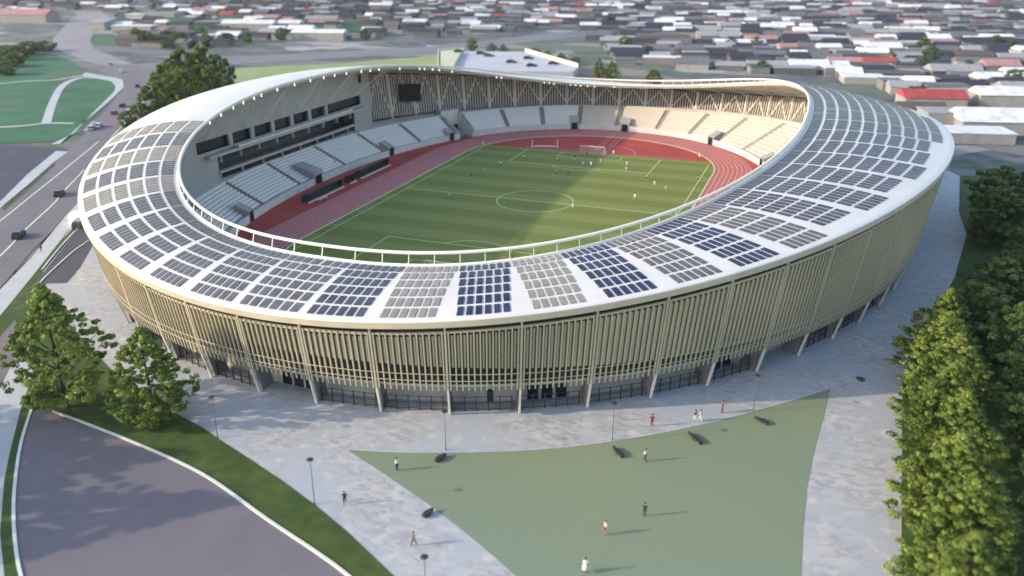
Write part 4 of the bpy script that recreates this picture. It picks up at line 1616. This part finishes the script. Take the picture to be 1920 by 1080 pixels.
# ---------------------------------------------------------------- city beyond
roofc = [('slate', (0.035, 0.037, 0.055)), ('grey', (0.13, 0.13, 0.15)), ('pale', (0.28, 0.275, 0.30)), ('white', (0.62, 0.62, 0.66)), ('red', (0.34, 0.06, 0.06)), ('pink', (0.36, 0.20, 0.20)), ('brown', (0.10, 0.08, 0.08)), ('green', (0.05, 0.09, 0.07))]
RM = {k: mixnoise(mat('roofing_' + k, c, 0.8, 0.10, 0.2), 0.3, tuple(x * 0.75 for x in c), 0.5, 0.7) for k, c in roofc}
WM = [mat('house_wall', c, 0.9, 0.1, 0.3) for c in ((0.17, 0.165, 0.17), (0.10, 0.10, 0.11), (0.28, 0.27, 0.26))]
HW = math.atan2(_fw.y, _fw.x)
f2 = Vector((_fw.x, _fw.y, 0)).normalized()
r2 = Vector((_rt.x, _rt.y, 0)).normalized()
a8 = R(7)
f2, r2 = f2 * math.cos(a8) + r2 * math.sin(a8), r2 * math.cos(a8) - f2 * math.sin(a8)
lim = [(-60, 50), (85, 20), (215, 20), (230, 90), (430, 90), (435, 80), (820, 70), (1000, 54), (1095, 42), (1100, 75), (1170, 118), (1290, 130), (1560, 145), (1700, 176), (1740, 186), (1960, 200), (2200, 200)]


def vlim(u):
    for (a, b), (c, d) in zip(lim[:-1], lim[1:]):
        if a <= u <= c:
            return b + (d - b) * (u - a) / (c - a)
    return -99


def house(mw, mr, w_, d_, h, rz, x, y, z0=-0.16, flat=False, only=None):
    """walls into mw, roof into mr"""
    ca, sa = math.cos(rz), math.sin(rz)

    def T(a, b, c):
        return (x + a * ca - b * sa, y + a * sa + b * ca, c)
    X, Y = w_ / 2, d_ / 2
    q = [(-X, -Y), (X, -Y), (X, Y), (-X, Y)]
    if flat:
        mw.prism([T(a, b, z0) for a, b in q], [T(a, b, h) for a, b in q])
        q2 = [(a * 1.03, b * 1.03) for a, b in q]
        mr.prism([T(a, b, h + .005) for a, b in q2], [T(a, b, h + .35) for a, b in q2])
    else:
        rr = h + min(w_, d_) * 0.22
        mw.prism([T(a, b, z0) for a, b in q], [T(a, b, h) for a, b in q])
        e = 0.4
        mr.prism([T(-X - e, -Y - e, h + .01), T(X + e, -Y - e, h + .01), T(X + e, Y + e, h + .01), T(-X - e, Y + e, h + .01)], [T(-X - e, -.01, rr), T(X + e, -.01, rr), T(X + e, .01, rr), T(-X - e, .01, rr)])


hr = random.Random(99)
things, far = [], []
dist = 250.0
row = 0
while dist < 1500:
    row += 1
    gap = 11.5 + dist * 0.008
    lat = -900
    while lat < 1100:
        w_ = hr.uniform(8, 20) * (1.6 if hr.random() < 0.08 else 1)
        d_ = hr.uniform(8, 12.5)
        p = CAM + f2 * (dist + hr.uniform(-2, 2)) + r2 * (lat + w_ / 2)
        u, v = pix((p.x, p.y, 0))
        lat += w_ + hr.uniform(0.6, 4.0) + (9 if hr.random() < 0.10 else 0)
        if not (-80 < u < 2000 and -60 < v < vlim(u)):
            continue
        if u < 830 and hr.random() < 0.5:
            continue
        c_ = hr.choices([k for k, _ in roofc], [34, 18, 17, 18, 2, 3, 6, 3])[0]
        rec = (row, u, v, p.x, p.y, w_, d_, hr.uniform(1.8, 3.8), c_, HW - PI / 2 - a8 + hr.uniform(-.12, .12), hr.random() < 0.35, hr.randrange(3))
        (things if (row <= 200 and 0 < u < 1920 and len(things) < 270 and v > 4) else far).append(rec)
    dist += gap
rows_ = {}
for rec in things:
    rows_.setdefault(rec[0], []).append(rec)
ords = lambda n: '%d%s' % (n, 'th' if 10 <= n % 100 <= 20 else {1: 'st', 2: 'nd', 3: 'rd'}.get(n % 10, 'th'))
for ri, rk in enumerate(sorted(rows_)):
    for k, rec in enumerate(sorted(rows_[rk], key=lambda q: q[1])):
        _, u, v, x, y, w_, d_, h, c_, rz, flat, wi = rec
        t = empty('house', (x, y, 0), rz, '%s-roofed %s house, %s from left in the %s town row' % (c_, 'wide' if w_ > 18 else 'small' if w_ < 11 else 'low', ords(k + 1), ords(ri + 1)), 'house', 'houses of the town beyond the stadium')
        mw, mr = MB(), MB()
        house(mw, mr, w_, d_, h, 0, 0, 0, flat=flat)
        mw.build('wall', WM[wi], t)
        mr.build('roof', RM[c_], t)
mw = MB()
names = [k for k, _ in roofc]
mf = MB()
for rec in far:
    _, u, v, x, y, w_, d_, h, c_, rz, flat, wi = rec
    tmp = MB()
    house(mf, tmp, w_, d_, h, rz, x, y, flat=flat)
    mf.m += [len(names)] * (len(mf.f) - len(mf.m))
    mf.m = mf.m[:len(mf.f)]
    off = len(mf.v)
    mf.v += tmp.v
    for f_ in tmp.f:
        mf.f.append(tuple(i + off for i in f_))
        mf.m.append(names.index(c_))
for i, mi in enumerate(mf.m):
    pass
# wall faces carry slot 0 from prism(); shift them to the wall slot
def fix():
    k = 0
    out = []
    for rec in far:
        out += [len(names)] * 6 + [names.index(rec[8])] * 6
    return out
mf.m = fix()
assert len(mf.m) == len(mf.f), (len(mf.m), len(mf.f))
o = mf.build('distant_houses', [RM[k] for k in names] + [WM[1]])
tag(o, 'blurred mass of small grey, white and red roofs filling the far town', 'houses', kind='stuff')
# large sheds at the right and the white buildings at the upper left
for (u, v, w_, d_, h, c_, lb, flat) in [(1742, 205, 22, 12, 5, 'red', 'red-roofed shed right behind the east roof edge', False), (1812, 196, 30, 10, 4, 'pale', 'long pale-roofed warehouse, farther one at the right', False),
                                        (1880, 244, 32, 16, 4, 'white', 'big white-roofed warehouse at the right edge', False), (1825, 262, 20, 12, 3, 'white', 'flat white shed just right of the east roof edge, nearest to the camera', True), (1800, 236, 26, 12, 5, 'pale', 'pale low shed left of the big white warehouse', True),
                                        (1890, 205, 26, 12, 6, 'white', 'white-roofed shed at the right edge behind the big warehouse', False), (1720, 222, 16, 9, 4, 'brown', 'small brown shed below the red-roofed one', False),
                                        (256, 64, 30, 12, 6, 'white', 'white building beside the upper road, left one', True), (290, 64, 26, 12, 5, 'pink', 'pinkish building beside the upper road, right one', True),
                                        (208, 52, 14, 40, 5, 'pale', 'long pale greenhouse at the upper road bend', False), (305, 40, 30, 14, 7, 'pale', 'cream building beyond the pinkish one', True),
                                        (262, 40, 18, 12, 6, 'white', 'small white block beyond the left white building', True), (40, 40, 60, 20, 6, 'pink', 'long pink-roofed building at the upper left corner', False),
                                        (470, 56, 40, 12, 5, 'white', 'white hall behind the teal field', False), (600, 75, 36, 10, 5, 'white', 'white shed beside the back road, left of the deck', False)]:
    g = G(u, v)
    t = empty('warehouse' if w_ > 24 else 'shed', (g.x, g.y, 0), HW - PI / 2 - a8, lb, 'warehouse' if w_ > 24 else 'building')
    mw, mr = MB(), MB()
    house(mw, mr, w_, d_, h, 0, 0, 0, flat=flat)
    mw.build('wall', WM[2], t)
    mr.build('roof', RM[c_], t)
gsheet('field', [(350, 52), (385, 30), (440, 28), (470, 46), (430, 58), (370, 62)], -0.05, M['park'])
gsheet('field', [(165, 64), (320, 66), (315, 78), (175, 84)], -0.05, M['park'])
gsheet('field', [(580, 40), (700, 34), (740, 50), (600, 60)], -0.05, M['park'])
# trees scattered through the town: the nearer ones as things, the rest as one mass
tr_ = random.Random(5)
cand = []
for k in range(4200):
    dd = 260 + 1100 * tr_.random() ** 1.3
    lt = tr_.uniform(-700, 900)
    p = CAM + f2 * (dd + 6.5) + r2 * lt
    u, v = pix((p.x, p.y, 0))
    if -60 < u < 1980 and -60 < v < vlim(u) + 2 and (u < 800 or tr_.random() < 0.15):
        cand.append((dd, p, u, v))
cand.sort(key=lambda q: q[0])
for k, (dd, p, u, v) in enumerate(cand[:40]):
    tree('dark_a' if k % 2 else 'dark_b', p.x, p.y, tr_.uniform(5, 9), tr_.uniform(3, 5), 'dark round tree among the houses, %s nearest to the stadium' % ords(k + 1), 'trees among the houses beyond the stadium')
mb = MB()
for dd, p, u, v in cand[40:]:
    h, r_ = tr_.uniform(4, 9), tr_.uniform(3, 6)
    for q in range(14):
        a = tr_.uniform(0, TAU)
        rr = r_ * tr_.random() ** .5
        c = p + Vector((rr * math.cos(a), rr * math.sin(a), h * tr_.uniform(.3, 1)))
        s = tr_.uniform(.8, 1.8)
        mb.prism([(c.x - s, c.y - s, c.z - .5), (c.x + s, c.y - s * .8, c.z - .7), (c.x + s * .8, c.y + s, c.z - .5), (c.x - s, c.y + s * .7, c.z - .4)],
                 [(c.x - s * .6, c.y - s * .5, c.z + s * .6), (c.x + s * .5, c.y - s * .6, c.z + s * .5), (c.x + s * .5, c.y + s * .6, c.z + s * .6), (c.x - s * .5, c.y + s * .5, c.z + s * .4)])
o = mb.build('distant_trees', M['leaf_dark'])
tag(o, 'dark tree crowns scattered between the far roofs', 'trees', kind='stuff')

# ---------------------------------------------------------------- haze
hz = MB()
hz.box((200, 900, 33), (7600, 6600, 68.5))
hm = bpy.data.materials.new('haze')
hm.use_nodes = True
hn = hm.node_tree
hn.nodes.remove(hn.nodes['Principled BSDF'])
pv = hn.nodes.new('ShaderNodeVolumePrincipled')
pv.inputs['Color'].default_value = (0.86, 0.90, 1.0, 1)
pv.inputs['Density'].default_value = 0.00006
pv.inputs['Anisotropy'].default_value = 0.3
hn.links.new(pv.outputs[0], hn.nodes['Material Output'].inputs['Volume'])
o = hz.build('haze', hm)
o['kind'] = 'stuff'
o['label'] = 'thin pale haze lying over the far town'
